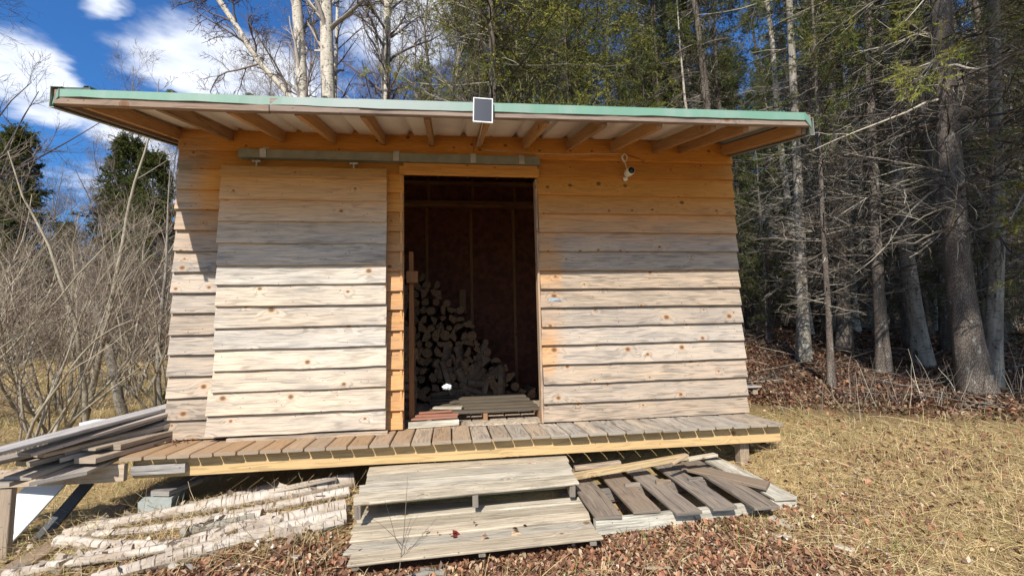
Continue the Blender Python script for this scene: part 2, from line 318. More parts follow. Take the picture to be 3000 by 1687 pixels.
def bark(name, a, b, dark, lens=0., peel=0., sc=1.):
    m_, t = newmat(name); u, c = attrs(t); U, V, E = u
    p = t.comb(t.m('MULTIPLY', U, 3.*sc), t.m('MULTIPLY', V, 9.*sc)); n1 = t.noise(p, 1., 5., .65)
    col = t.mix(t.ramp(n1, .3, .7), a, b); h = n1
    if lens:
        n2 = t.noise(t.comb(t.m('MULTIPLY', U, 60.*sc), t.m('MULTIPLY', V, 7.*sc)), 1., 2.5, .6); n3 = t.noise(t.comb(t.m('MULTIPLY', U, 5.), t.m('MULTIPLY', V, 8.)), 1., 4., .7)
        k = t.ramp(n2, .57, .64); col = t.mix(t.m('MULTIPLY', k, lens), col, dark); k2 = t.ramp(n3, .57, .66); col = t.mix(t.m('MULTIPLY', k2, .9), col, tuple(x*.8 for x in dark)); h = t.m('SUBTRACT', n1, t.m('MULTIPLY', k, .5))
    else:
        v = t.n('ShaderNodeTexVoronoi', {'Vector': t.comb(t.m('MULTIPLY', U, 22.*sc), t.m('MULTIPLY', V, 48.*sc)), 'Scale': 1.}, voronoi_dimensions='2D', feature='DISTANCE_TO_EDGE').outputs['Distance']
        k = t.ramp(t.m('ADD', v, t.m('MULTIPLY', n1, .1)), .18, .06); col = t.mix(t.m('MULTIPLY', k, .8), col, dark); h = t.m('SUBTRACT', n1, k)
        lc = t.ramp(t.noise(t.comb(t.m('MULTIPLY', U, 6.), t.m('MULTIPLY', V, 9.)), 1., 4., .7), .58, .66); col = t.mix(t.m('MULTIPLY', lc, peel), col, (.42, .42, .37))
    kk = t.m('ADD', .75, t.m('MULTIPLY', c[0], .5)); col = t.mix(1., col, t.comb(kk, kk, kk), 'MULTIPLY')
    wd = t.noise(t.comb(t.m('MULTIPLY', U, 40.), t.m('MULTIPLY', V, 40.)), 1., 3.)
    col = t.mix(E, col, t.mix(wd, (.26, .15, .08), (.52, .36, .2)))
    finish(t, col, .85, h, .6, .006, **{'Specular IOR Level': .15}); return m_
MAT['birch'] = bark('birch bark', (.42, .37, .30), (.60, .55, .47), (.07, .05, .04), .9)
MAT['birchlog'] = bark('old birch bark', (.33, .26, .20), (.56, .50, .43), (.10, .065, .04), .9, sc=1.3)
MAT['spruce'] = bark('spruce bark', (.115, .09, .075), (.21, .175, .145), (.022, .018, .015), 0, .6)
MAT['greybark'] = bark('grey bark', (.17, .145, .115), (.34, .31, .26), (.05, .045, .035), .7)
MAT['alder'] = bark('alder bark', (.24, .20, .145), (.40, .355, .27), (.12, .10, .08), .35)
MAT['twig'] = vcol('twigs', .8, .3, 12.)
MAT['needle'] = vcol('needles', .6, .2, 20., .15)
MAT['grass'] = vcol('dry grass blades', .7, .15, 10., .2)
MAT['leaf'] = vcol('fallen leaves', .7, .3, 90., .1)
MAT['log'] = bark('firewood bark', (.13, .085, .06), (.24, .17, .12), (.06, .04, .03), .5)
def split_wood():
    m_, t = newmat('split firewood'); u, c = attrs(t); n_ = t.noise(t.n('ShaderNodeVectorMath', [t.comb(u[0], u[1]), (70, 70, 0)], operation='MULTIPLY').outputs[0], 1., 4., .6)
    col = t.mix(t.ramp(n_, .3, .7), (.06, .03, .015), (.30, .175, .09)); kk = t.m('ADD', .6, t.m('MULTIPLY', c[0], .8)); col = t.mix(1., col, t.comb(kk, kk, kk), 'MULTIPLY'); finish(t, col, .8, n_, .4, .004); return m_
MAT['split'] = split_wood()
def moss():
    m_, t = newmat('moss'); n_ = t.noise(t.n('ShaderNodeTexCoord').outputs['Object'], 30., 5., .7); finish(t, t.mix(t.ramp(n_, .3, .7), (.03, .035, .01), (.16, .17, .03)), .9, n_, 1., .02); return m_
MAT['moss'] = moss()
def groundmat():
    m_, t = newmat('ground soil'); p = t.n('ShaderNodeTexCoord').outputs['Object']; c = t.n('ShaderNodeAttribute', attribute_name='col').outputs['Color']
    n1 = t.noise(p, 2.2, 5., .65); n2 = t.noise(p, 34., 5., .75); k = t.m('ADD', .35, t.m('ADD', t.m('MULTIPLY', n1, .5), t.m('MULTIPLY', n2, .9)))
    c = t.mix(1., c, t.comb(k, k, k), 'MULTIPLY'); finish(t, c, .95, t.m('ADD', n2, n1), .9, .03, **{'Specular IOR Level': .1}); return m_
MAT['ground'] = groundmat()

# ---------------------------------------------------------------- ground
def sst(x, a, b): q = np.clip((x-a)/(b-a), 0, 1); return q*q*(3-2*q)
def vnoise(x, y, s, seed=0):
    x = np.asarray(x)*s+seed*17.3; y = np.asarray(y)*s+seed*9.1
    return (np.sin(x*1.3+1.7*np.sin(y*.9+seed))+np.sin(y*1.7+1.3*np.sin(x*1.1+2*seed))+np.sin((x+y)*2.3+seed)*.5+np.sin((x-y)*3.1)*.35)/2.85
def gz(x, y):
    x = np.asarray(x, float); y = np.asarray(y, float)
    yb = np.clip(y, 0, None); yb = np.where(yb > 30, 30+(yb-30)*.25, yb)
    z = -.42+.038*np.clip(x, 0, 4.5)+.05*np.clip(x-4.5, 0, 3)+.06*np.clip(x, -3, 0)+np.where(y < -.44, .12*(y+.44), 0)-.14*sst(y, .5, 3)*sst(x, 1, -2)+(.085+.055*np.clip(x/8, 0, 1))*yb
    z = z-.085*sst(x, 1.2, 1.6)*sst(x, 5.3, 4.4)*sst(y, -.5, -.9)
    z = z-.12*sst(x, 2.85, 3.05)*sst(x, 4.75, 4.45)*sst(y, .0, -.25)*sst(y, -1.1, -.8)
    z = z+.03*vnoise(x, y, 1.1, 1)*sst(np.hypot(x-2.5, y+1), 2, 4)+.10*vnoise(x, y, .35, 2)*sst(np.hypot(x-2, y+1), 3, 12)
    ins = sst(x, -.7, -.1)*sst(x, 5.2, 4.7)*sst(y, -1.0, -.3)*sst(y, 3.4, 2.6)
    return z*(1-ins)+np.minimum(z, -.42+.038*np.clip(x, 0, 4.5))*ins
def zones(x, y):
    x = np.asarray(x, float); y = np.asarray(y, float); n_ = vnoise(x, y, 1.7, 3)*.5
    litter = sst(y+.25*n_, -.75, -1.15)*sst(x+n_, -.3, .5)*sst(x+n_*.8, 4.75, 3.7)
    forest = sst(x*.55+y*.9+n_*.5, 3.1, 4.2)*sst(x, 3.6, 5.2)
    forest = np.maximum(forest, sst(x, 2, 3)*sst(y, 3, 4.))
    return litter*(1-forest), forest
g = np.linspace(-1, 1, 361); ax = np.sinh(g*5.2)/np.sinh(5.2)*260
gx, gy = np.meshgrid(ax+2.5, ax+0.); z_ = gz(gx, gy)
li, fo = zones(gx, gy)
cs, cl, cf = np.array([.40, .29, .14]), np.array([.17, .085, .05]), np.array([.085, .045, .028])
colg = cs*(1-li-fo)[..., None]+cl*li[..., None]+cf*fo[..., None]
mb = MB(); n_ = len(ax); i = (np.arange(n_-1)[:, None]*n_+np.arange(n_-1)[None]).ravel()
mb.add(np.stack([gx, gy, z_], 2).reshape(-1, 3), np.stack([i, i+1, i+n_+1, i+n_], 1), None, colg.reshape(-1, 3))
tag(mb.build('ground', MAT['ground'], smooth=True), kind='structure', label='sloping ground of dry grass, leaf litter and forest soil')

# ---------------------------------------------------------------- shed
HR, SL, XL, XR, YF, YB = 2.397, .2219, -.187, 4.772, -1.011, 2.75
def roofz(y, d=0.): return HR+SL*y+d
ROWS = [2.49, 2.30, 2.147, 1.974, 1.805, 1.634, 1.463, 1.295, 1.13, .97, .804, .646, .482, .32, .156, .004]
shed = empty('wood_shed', (0, 0, 0), 'weathered board-sided shed with an overhanging green-edged metal roof and open sliding door', 'shed')
def w_front(P):
    x, z = P[:, 0], P[:, 2]; w = sst(z, 2.05, 1.35)
    n_ = vnoise(x, z*3, 1.3, 5)*.12
    w = np.maximum(w, sst(x+n_, .32, .02)*.92*sst(z, 2.4, 2.25)); w = np.where(z < 1.3, np.maximum(w, .8), w)
    w = w*(1-.6*sst(x+n_*.25+.03*np.sin(np.round(z/.163)*7.), 3.12, 3.03)*sst(x, 2.8, 2.85)*sst(z, .3, .5)*(.55+.45*np.sin(np.round(z/.163)*5.))); w = np.where((x > 1.5) & (x < 1.8), w*.35, w)
    return np.clip(w, 0, 1)
def clap(mb, x0, x1, zb, zt, y0=0., wf=None, th=.024, tilt=.033, jit=.0032, x1b=None):
    L = x1-x0; Wd = zt-zb; up = np.array([0, tilt, Wd]); c = np.array([x0, y0-tilt/2, (zb+zt)/2])
    board(mb, L, Wd, th, frame(c, (1, 0, 0), up), jit=jit*.8, wf=wf, seg=.08, bev=.002, warp=rng.normal(0, .002))
def rows(mb, x0, x1, rows_, y0=0., wf=None, seam=None, flare=0.):
    for a, b in zip(rows_[1:], rows_[:-1]):
        e0, e1 = rng.uniform(-.006, .006, 2)
        if seam and a == seam[0]: clap(mb, x0+e0, seam[1]-.002, a, b+.02, y0, wf); clap(mb, seam[1]+.002, x1+e1, a, b+.02, y0, wf)
        else: clap(mb, x0+e0, x1+e1, a+rng.normal(0, .002), b+(.02 if b < 2.4 else -.02), y0, wf)
nails = MB()
def nail(x, y, z): 
    th = np.linspace(0, 2*np.pi, 7)[:6]; v = [(x, y-.0015, z)]+[(x+.0042*math.cos(a), y-.001, z+.0042*math.sin(a)) for a in th]
    nails.add(v, [[0, 1+(k+1) % 6, 1+k] for k in range(6)])
OX0, OX1, OZ = 1.755, 2.912, 2.135
mb = MB(); rows(mb, -.03, 4.785, ROWS[:3], wf=w_front, seam=(2.30, 2.355))
low = [2.147+.0]+ROWS[3:]
rows(mb, -.03, OX0-.004, low, wf=w_front); rows(mb, OX1+.002, 4.785, low, wf=w_front)
for z in ROWS[1:-1]:
    for x in (3.0, 3.62, 4.2, 4.7, .1): 
        if rng.uniform() < .8: nail(x+rng.normal(0, .01), -.0515, z+.03+rng.normal(0, .002))
# studs and plates close the inner side of the front wall so that no light leaks between boards
box(mb, -.0, OX0-.002, .002, .012, .0, 2.36); box(mb, OX1+.002, 4.755, .002, .012, .0, 2.36); box(mb, OX0, OX1, .002, .012, OZ+.02, 2.36)
front = mb.build('front_wall', MAT['clad'], shed)
nails.build('nail', MAT['nail'], front)
# side walls: lapped boards between corner posts, cut to the roof slope
for x0, s in ((-.035, -1), (4.79, 1)):
    mb = MB()
    for a, b in zip(ROWS[1:], ROWS[:-1]):
        M = frame((x0-.011*s, YB-.35 if s < 0 else .02, (a+b)/2), (0, -1 if s < 0 else 1, 0), (-.022*s, 0, b-a+.02)); board(mb, YB-.37, b-a+.02 if b < 2.4 else .17, .02, M, wea=.9, seg=.3)
    pz = [(x0-.03*s, .02, 2.3), (x0-.03*s, YB-.35, 2.3), (x0-.03*s, YB-.35, roofz(YB-.35)), (x0-.03*s, .02, roofz(.02))]
    q = [(p_[0]+.02*s, p_[1], p_[2]) for p_ in pz]; hexa(mb, [pz[0], pz[1], q[1], q[0], pz[3], pz[2], q[2], q[3]], col=(.5, .7, .5, 1))
    box(mb, min(x0-.03*s, x0-.012*s)-.0, max(x0-.03*s, x0-.012*s), .015, YB-.36, .0, 2.3, col=(.5, .8, .5, 1))
    mb.build('side_wall', MAT['clad'], shed)
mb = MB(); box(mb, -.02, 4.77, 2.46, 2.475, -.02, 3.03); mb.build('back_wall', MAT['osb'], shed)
mb = MB()
for x in (.62, 1.22, 1.83, 2.44, 3.04, 3.65, 4.25): board(mb, 2.5, .04, .085, frame((x, 2.455, .02), (0, 0, 1), (1, 0, 0)), jit=.001); 
for x in (.62, 1.22, 1.83, 2.44, 3.04, 3.65, 4.25): board(mb, .34, .04, .085, frame((x+.03, 2.455, 2.6), (0, 0, 1), (1, 0, 0)), jit=.001)
for z, a in ((2.54, .04), (2.585, .04), (2.86, .04)): board(mb, 4.7, a, .1, frame((0.03, 2.45, z), (1, 0, 0), (0, 0, 1)), jit=.001)
board(mb, .32, .09, .02, frame((2.31, 2.36, 1.05), (0, 0, 1), (1, 0, 0)), wea=.9)
mb.build('wall_framing', MAT['inner'], shed)
mb = MB()
for i in range(30): board(mb, 2.42, .148, .02, frame((.03+.158*i, .03, -.022), (0, 1, 0), (-1, 0, 0)), wea=.8)
mb.build('floor', MAT['tan'], shed)
# rafters
for i, x in enumerate([-.038+.4064*k for k in range(11)]+[4.278, 4.70]):
    mb = MB(); board(mb, math.hypot(YB-YF, SL*(YB-YF)), .0887, .038, frame((x-.019, YF, roofz(YF)+.0443), (0, 1, SL), (0, -SL, 1)), jit=.0012, wea=rng.uniform(0, 1), bev=.002, seg=.3)
    mb.build('rafter', MAT['rafter'], shed)
# roof sheet with ribs: green above, bare metal below
prof = []; x = XL-.01
ribs = [x_ for x_ in np.arange(-.02, 3.0, .458)]+[x_ for x_ in np.arange(2.96, 4.75, .2286)]
prof.append(XL-.012)
xs, zs = [XL-.012], [0.]
for r_ in ribs:
    xs += [r_-.03, r_-.012, r_+.012, r_+.03]; zs += [0, .036, .036, 0]
    if r_ < 2.9: xs += [r_+.2, r_+.205, r_+.245, r_+.25]; zs += [0, .003, .003, 0]
xs.append(XR+.012); zs.append(0.)
xs, zs = np.array(xs), np.array(zs)+.042*np.clip(np.array(xs)-1.5, 0, 9)/3.2; o_ = np.argsort(xs); xs, zs = xs[o_], zs[o_]
mb = MB(); n_ = len(xs); zt = roofz(YF-.02)+.0925; ys = np.linspace(YF-.02, YB+.02, 3)
for off, mt, fl in ((0., 1, 1), (.002, 0, 0)):
    v = np.concatenate([np.stack([xs, np.full(n_, y), zs+roofz(y)+.0925+off], 1) for y in ys]); a = np.arange(n_-1); f = np.concatenate([np.stack([a, a+1, a+n_+1, a+n_], 1)+k*n_ for k in range(2)])
    mb.add(v, f[:, ::-1] if fl else f, None, mat=mt)
roof = mb.build('roof', [MAT['greend'], MAT['under']], shed)
mb = MB()
# front fascia trim, in two overlapping lengths, rake trims and the crimped corners
def trim(mb, x0, x1, y, zb0, zt0, zb1, zt1, th=.003, n=14, seed=0):
    xx = np.linspace(x0, x1, n+1); rg = np.random.default_rng(seed)
    yb = y+rg.normal(0, .0022, n+1); f = (xx-x0)/(x1-x0)
    zb = zb0+(zb1-zb0)*f+rg.normal(0, .0016, n+1); ztp = zt0+(zt1-zt0)*f+rg.normal(0, .001, n+1)
    for a in range(n):
        b = a+1
        hexa(mb, [(xx[a], yb[a], zb[a]), (xx[b], yb[b], zb[b]), (xx[b], yb[b]+th, zb[b]), (xx[a], yb[a]+th, zb[a]), (xx[a], y+.004, ztp[a]), (xx[b], y+.004, ztp[b]), (xx[b], y+.009, ztp[b]), (xx[a], y+.009, ztp[a])])
    hexa(mb, [(x0, y+.004, zt0-.002), (x1, y+.004, zt1-.002), (x1, y+.07, zt1+.013), (x0, y+.07, zt0+.013), (x0, y+.004, zt0+.001), (x1, y+.004, zt1+.001), (x1, y+.07, zt1+.016), (x0, y+.07, zt0+.016)])
trim(mb, -.150, 1.60, -1.056, 2.214, 2.262, 2.216, 2.275, seed=3)
trim(mb, 1.57, 4.715, -1.060, 2.213, 2.275, 2.254, 2.312, n=24, seed=5)
hexa(mb, [(-.149, -1.057, 2.213), (-.146, -1.053, 2.213), (-.195, -1.03, 2.16), (-.200, -1.035, 2.16), (-.149, -1.057, 2.264), (-.146, -1.053, 2.264), (-.195, -1.02, 2.215), (-.2, -1.025, 2.215)])
hexa(mb, [(4.708, -1.058, 2.258), (4.712, -1.064, 2.256), (4.768, -1.05, 2.2), (4.764, -1.045, 2.2), (4.708, -1.058, 2.312), (4.712, -1.064, 2.312), (4.755, -1.05, 2.285), (4.75, -1.045, 2.285)])
mb.build('fascia_trim', MAT['green'], shed)
for xo, s in ((-.2, 1), (4.785, -1)):
    mb = MB()
    for (a, b, z0, z1) in ((0, .004, -.012, .115), (0, .028, -.016, -.012), (0, .06, .112, .116)):
        x0, x1 = sorted((xo+a*s, xo+b*s)); y0, y1 = YF-.04, YB+.02
        hexa(mb, [(x0, y0, roofz(y0)+z0), (x1, y0, roofz(y0)+z0), (x1, y1, roofz(y1)+z0), (x0, y1, roofz(y1)+z0), (x0, y0, roofz(y0)+z1), (x1, y0, roofz(y0)+z1), (x1, y1, roofz(y1)+z1), (x0, y1, roofz(y1)+z1)])
    mb.build('rake_trim', MAT['rakem'], shed)
mb = MB(); hexa(mb, [(-.155, -1.03, 2.268), (.0, -1.03, 2.272), (.0, -.7, 2.345), (-.155, -.7, 2.345), (-.155, -1.03, 2.285), (-.0, -1.03, 2.288), (.0, -.7, 2.36), (-.155, -.7, 2.36)])
hexa(mb, [(4.57, -1.03, 2.29), (4.71, -1.03, 2.318), (4.71, -.7, 2.39), (4.57, -.7, 2.37), (4.57, -1.03, 2.298), (4.71, -1.03, 2.328), (4.71, -.7, 2.40), (4.57, -.7, 2.38)])
mb.build('rake_cap', MAT['greend'], shed)
mb = MB(); board(mb, 1.2, .0887, .036, frame((-.176, -1.013, 2.216), (1, 0, .0), (0, 0, 1)), jit=.001, seg=.3); board(mb, 3.735, .0887, .036, frame((1.03, -1.015, 2.2185), (1, 0, .0105), (0, 0, 1)), jit=.001, seg=.3)
mb.build('fascia_board', MAT['fascia'], shed)
for xo in (-.15, 4.742):
    mb = MB(); board(mb, math.hypot(YB-YF, SL*(YB-YF)), .0887, .03, frame((xo-.015, YF+.002, roofz(YF)+.0443), (0, 1, SL), (0, -SL, 1)), jit=.001, wea=.5, seg=.3); mb.build('barge_board', MAT['fascia'], shed)
# door frame
mb = MB(); board(mb, 1.205, .068, .034, frame((1.722, -.045, 2.163), (1, 0, .0), (0, 0, 1)), jit=.001, wea=.05); board(mb, 1.155, .03, .1, frame((1.757, -.062, 2.1255), (1, 0, 0), (0, 1, 0)), jit=.001, wea=.1)
mb.build('door_header', MAT['clad'], shed)
for w_, th_, x_, we in ((.10, .018, OX1, .8), (.09, .02, OX0-.012, .3)): mb = MB(); board(mb, 2.11, w_, th_, frame((x_, .0, .004), (0, 0, 1), (0, 1, 0)), jit=.001, wea=we); mb.build('door_jamb', MAT['clad'], shed)
# sliding door
DR = [2.15, 2.056, 1.87, 1.695, 1.515, 1.342, 1.185, 1.017, .849, .682, .522, .36, .187, .03]
def w_door(P): return np.clip(sst(P[:, 2], 2.2, 1.55)*.9+.12*vnoise(P[:, 0], P[:, 2]*4, 2., 8), 0, 1)
mb = MB()
for a, b in zip(DR[1:], DR[:-1]):
    fl = -.03*(a < .2); fr = 0
    clap(mb, .33+fl+rng.normal(0, .003), 1.622+rng.normal(0, .002), a, b+(.018 if b < 2.1 else 0), -.085, w_door, th=.024, tilt=.029+.008*(a < .3))
box(mb, .345, 1.617, -.076, -.072, .06, 2.14, col=(.5, .9, .5, 1))
door = mb.build('sliding_door', MAT['door'], shed)
mb = MB(); board(mb, 2.09, .05, .07, frame((1.618, -.075, .04), (0, 0, 1), (0, 1, 0)), wea=.6, jit=.001); board(mb, 1.24, .05, .03, frame((.36, -.07, .065), (1, 0, 0), (0, 0, 1)), wea=.9); board(mb, 2.05, .09, .03, frame((.43, -.036, .06), (0, 0, 1), (-1, 0, 0)), wea=.4)
board(mb, 1.18, .03, .045, frame((.46, -.115, .005), (1, 0, .0), (0, 0, 1)), wea=.9)
mb.build('door_frame', MAT['tan'], door)
mb = MB()
nails = MB()
for a in DR[1:]:
    for x in (.36, 1.6):
        for dz in (.03, .11): nail(x+rng.normal(0, .004), -.085-.0385+.029*dz/.18-.0004, a+dz)
nails.build('nail', MAT['nail'], door)
for x in (.59, 1.353):
    mb = MB(); box(mb, x-.035, x+.035, -.1, -.085, 2.192, 2.204); box(mb, x-.006, x+.006, -.098, -.088, 2.13, 2.21); box(mb, x-.03, x-.016, -.106, -.1, 2.19, 2.206); box(mb, x+.014, x+.03, -.106, -.1, 2.19, 2.206); box(mb, x-.02, x+.02, -.102, -.088, 2.135, 2.15); mb.build('door_hanger', MAT['bolt'], door)
# box track on brackets
trk = MB()
for (y0, y1, z0, z1) in ((-.11, -.106, .0, .07), (-.106, -.06, .066, .07), (-.062, -.058, .0, .066), (-.106, -.092, .0, .004), (-.076, -.062, .0, .004), (-.113, -.11, .0, .012)):
    box(trk, .452, 2.93, y0, y1, 2.226+z0, 2.226+z1)
track = trk.build('door_track', MAT['metal'], shed)
for x in (.643, 1.698, 2.348, 2.769):
    mb = MB(); box(mb, x-.022, x+.022, -.052, -.046, 2.28, 2.338); box(mb, x-.024, x+.024, -.117, -.113, 2.226, 2.3); box(mb, x-.024, x+.024, -.117, -.05, 2.299, 2.302); box(mb, x-.009, x+.009, -.121, -.1165, 2.245, 2.285)
    P = np.array([[(x, -.052, 2.32), (x, -.06, 2.32)]]); tubes(mb, P, np.full((1, 2), .008), 8, caps=True); mb.build('track_bracket', MAT['bolt'], track)
mb = MB(); box(mb, 2.985, 3.055, -.045, -.04, 1.02, 1.06); box(mb, 3.0, 3.1, -.048, -.045, 1.028, 1.052); box(mb, 3.03, 3.09, -.056, -.0485, 1.037, 1.043)
for x in (2.99, 3.045): box(mb, x-.003, x+.003, -.047, -.045, 1.03, 1.036)
mb.build('hasp', MAT['bolt'], shed)

# ---------------------------------------------------------------- deck
deck = empty('timber_deck', (0, -.3, 0), 'low narrow timber deck with a new yellow pine rim along the shed front', 'deck')
mb = MB()
for i in range(33):
    x = -.055+.14627*(i+.5); wd = .1368; L = .56+rng.normal(0, .003)
    board(mb, L, wd, .024, frame((x, .055, -.0245+rng.normal(0, .0012)), (0, -1, 0), (1, 0, 0)), wea=float(np.clip(sst(i, 5, 22)*1.2-.1+rng.normal(0, .22), 0, 1)), jit=.0012, bev=.006, tone=.75-.6*rng.uniform()*1.2 if i < 14 else None)
mb.build('decking', MAT['deck'], deck)
mb = MB()
hexa_b = [(.0, -.470, -.168), (4.79, -.470, -.168)]
board(mb, 4.79, .131, .038, frame((.0, -.388, -.0955), (1, 0, 0), (0, 0, 1)), jit=.001, wea=.3, bev=.002, tone=.5)
mb.build('rim_joist', MAT['pine'], deck)
mb = MB(); board(mb, .335, .062, .036, frame((.0, -.428, -.103), (1, 0, .01), (0, 0, 1)), wea=1); mb.build('nailed_board', MAT['old'], deck)
for x in (.0, 1.2, 2.4, 3.6, 4.74):
    mb = MB(); board(mb, .37, .13, .036, frame((x, -.012, -.101), (0, -1, 0), (0, 0, 1)), wea=.5); mb.build('joist', MAT['pine'], deck)
for x, y, zb in ((4.515, -.44, float(gz(4.5, -.44))-.03), (2.3, .0, -.45)):
    mb = MB(); board(mb, -.172-zb, .08, .08, frame((x-.0, y+.085, zb), (0, 0, 1), (1, 0, 0)), wea=.5); mb.build('post', MAT['tan'], deck)
# supports at the left corner: timber stub, short plank, hollow concrete block
mb = MB(); board(mb, .095, .09, .38, frame((.07, .03, -.2655), (0, 0, 1), (1, 0, 0)), wea=.3, jit=.001); tag(mb.build('timber_stub', MAT['tan'], origin=(.07, -.3, -.27)), 'pale timber stub standing under the left corner of the deck', 'timber block')
mb = MB(); board(mb, .55, .14, .035, frame((.13, -.36, -.303), (.25, 1, 0), (-1, .25, 0)), wea=.9); tag(mb.build('plank_shim', MAT['old'], origin=(.13, -.36, -.303)), 'short grey plank lying flat on the concrete block', 'board')
mb = MB()
M = frame((.04, -.44, -.45), (.97, .24, 0), (-.24, .97, 0)); pts = []
def lbox(mb, M, x0, x1, y0, y1, z0, z1, mat=0, col=(.5, .5, .5, 1)):
    c = np.array([(x0, y0, z0), (x1, y0, z0), (x1, y1, z0), (x0, y1, z0), (x0, y0, z1), (x1, y0, z1), (x1, y1, z1), (x0, y1, z1)]); hexa(mb, c@M[:3, :3].T+M[:3, 3], mat, col)
lbox(mb, M, 0, .19, 0, .39, 0, .03); lbox(mb, M, 0, .19, 0, .39, .105, .138)
for y in (0, .18, .36): lbox(mb, M, 0.002, .188, y, y+.03, .03, .105)
tag(mb.build('concrete_block', MAT['conc'], origin=M[:3, 3]), 'grey hollow concrete block under the left end of the deck', 'concrete block')
def on_ground(px, py, lift=0.):
    d = AF+AR*(px*K-1500)/FPX-AU*(py*K-843.5)/FPX; a, b = .3, 60.
    for t_ in np.arange(.5, 60, .1):
        q = CAM+d*t_
        if q[2] < gz(q[0], q[1])+lift: b = t_; break
        a = t_
    for _ in range(20):
        c = (a+b)/2; q = CAM+d*c
        if q[2] < gz(q[0], q[1])+lift: b = c
        else: a = c
    return CAM+d*b

# ---------------------------------------------------------------- pallets used as steps
def lerp(a, b, t): return np.asarray(a, float)*(1-t)+np.asarray(b, float)*t
def pallet_step(name, FL, FR, BL, BR, nb, th, label, side_blocks, front=True):
    """boards run left-right between the left and right edges; stringers run front to back"""
    FL, FR, BL, BR = map(np.array, (FL, FR, BL, BR)); org = (FL+FR)/2; org = np.array([org[0], org[1], org[2]-th]); e = empty(name, org, label, 'pallet')
    edges = np.cumsum([0]+[rng.uniform(.85, 1.15) for _ in range(nb)]); edges /= edges[-1]
    for k in range(nb):
        a, b = edges[k], edges[k+1]; mL, mR = lerp(FL, BL, (a+b)/2), lerp(FR, BR, (a+b)/2); ln = np.linalg.norm(mR-mL); wd = np.linalg.norm(BL-FL)*(b-a)-rng.uniform(.008, .014)
        ex = rng.uniform(-.012, .012, 2); M = frame(mL+[ex[0], 0, -.02+rng.normal(0, .0025)], mR-mL, BL-FL); mb = MB(); board(mb, ln+ex[1]-ex[0], wd, .018, M, wea=rng.uniform(.25, 1), jit=.0028, seg=.13, bev=.005, taper1=(0, rng.normal(0, .012)), taper0=(rng.normal(0, .012), 0)); mb.build('top_board', MAT['pallet'], e)
    for f in side_blocks:
        a, b = lerp(FL, FR, f), lerp(BL, BR, f); d = nrm(b-a); mb = MB(); board(mb, np.linalg.norm(b-a)-.02, th-.045, .038, frame(a+d*.012+np.array([0, 0, -.021-(th-.045)/2]), d, (0, 0, 1)), jit=.003, wea=.9); mb.build('stringer', MAT['slat'], e)
    for f in (.5, .93):
        a, b = lerp(FL, BL, f), lerp(FR, BR, f); mb = MB(); board(mb, np.linalg.norm(b-a)-.01, .09, .018, frame(a+np.array([0, 0, -th]), b-a, BL-FL), jit=.003, wea=.9); mb.build('bottom_board', MAT['pallet'], e)
    return e
pallet_step('step_pallet', (1.530, -.945, -.255), (2.972, -.835, -.250), (1.560, -.40, -.172), (3.0, -.36, -.176), 4, .125, 'bleached pallet propped against the deck rim as the upper step', (.008, .51, .965))
pallet_step('step_pallet', (1.583, -1.295, -.452), (2.972, -1.325, -.408), (1.50, -.62, -.385), (3.03, -.60, -.375), 6, .062, 'long bleached pallet flat on the leaves as the lower step', (.008, .5, .955))
# slatted pallet on the right
e = empty('slatted_pallet', (3.65, -.7, -.46), 'brown slatted pallet with wide gaps lying on the ground right of the steps', 'pallet')
zt = -.355
for x0, x1, sk in ((2.985, 3.155, 0), (3.235, 3.41, .01), (3.49, 3.655, -.01), (3.74, 3.90, .0), (3.985, 4.155, .015)):
    mb = MB(); board(mb, 1.02, x1-x0, .02, frame(((x0+x1)/2, -1.175+.02*rng.normal(), zt-.01+rng.normal(0, .003)), (sk+.01, 1, .02), (-1, 0, 0)), jit=.004, wea=rng.uniform(.1, .9), warp=.006); mb.build('slat', MAT['slat'], e)
mb = MB(); board(mb, 1.0, .16, .02, frame((4.30, -1.10, zt-.01), (.01, 1, .02), (-1, 0, 0)), jit=.004, wea=1.); tag(mb.build('slat', MAT['pallet'], e), 'paler grey slat')
for y, n_ in ((-1.165, 1), (-.68, 0), (-.2, 0)):
    mb = MB(); board(mb, 1.405, .09, .038, frame((2.985, y+.02+.1*0, zt-.058+.02*(y+1.17)), (1, .075, .0), (0, 0, 1)), jit=.003, wea=.9)
    mb.build('stringer', MAT['pallet'] if n_ else MAT['slat'], e)
for y, x in ((-.72, 3.43), (-.70, 3.67), (-.69, 3.92)):
    mb = MB(); board(mb, .11, .09, .03, frame((x-.09, y, zt+.0-.0), (1, 0, 0), (0, 0, 1)), jit=.002, wea=.4); mb.build('cleat', MAT['slat'], e)
def plank(name, a, b, wd, th, mat, label, cat='board', group=None, wea=.9, up=(0, 0, 1), jit=.003, roll=0., warp=0., taper=((0, 0), (0, 0)), ext=0.):
    a, b = np.asarray(a, float), np.asarray(b, float); b = b+(b-a)*ext; d = nrm(b-a); side = nrm(np.cross(up, d)); side = side*math.cos(roll)+np.cross(d, side)*math.sin(roll)
    mb = MB(); board(mb, np.linalg.norm(b-a), wd, th, frame(a-np.array([0, 0, th]), d, side), wea=wea, jit=jit, warp=warp, taper0=taper[0], taper1=taper[1])
    return tag(mb.build(name, MAT[mat], origin=(a+b)/2), label, cat, group)
plank('loose_plank', (3.93, -.32, -.315), (4.29, -.98, -.305), .16, .022, 'slat', 'dark loose plank lying askew on the slatted pallet', wea=.0, taper=((0, .02), (0, -.05)))
plank('timber_length', at(1430, 1193, -.62), at(1728, 1141, -.52)+[0, 0, .0], .055, .04, 'pine', 'yellowish sawn timber lying along the back of the slatted pallet', 'timber', wea=.6)
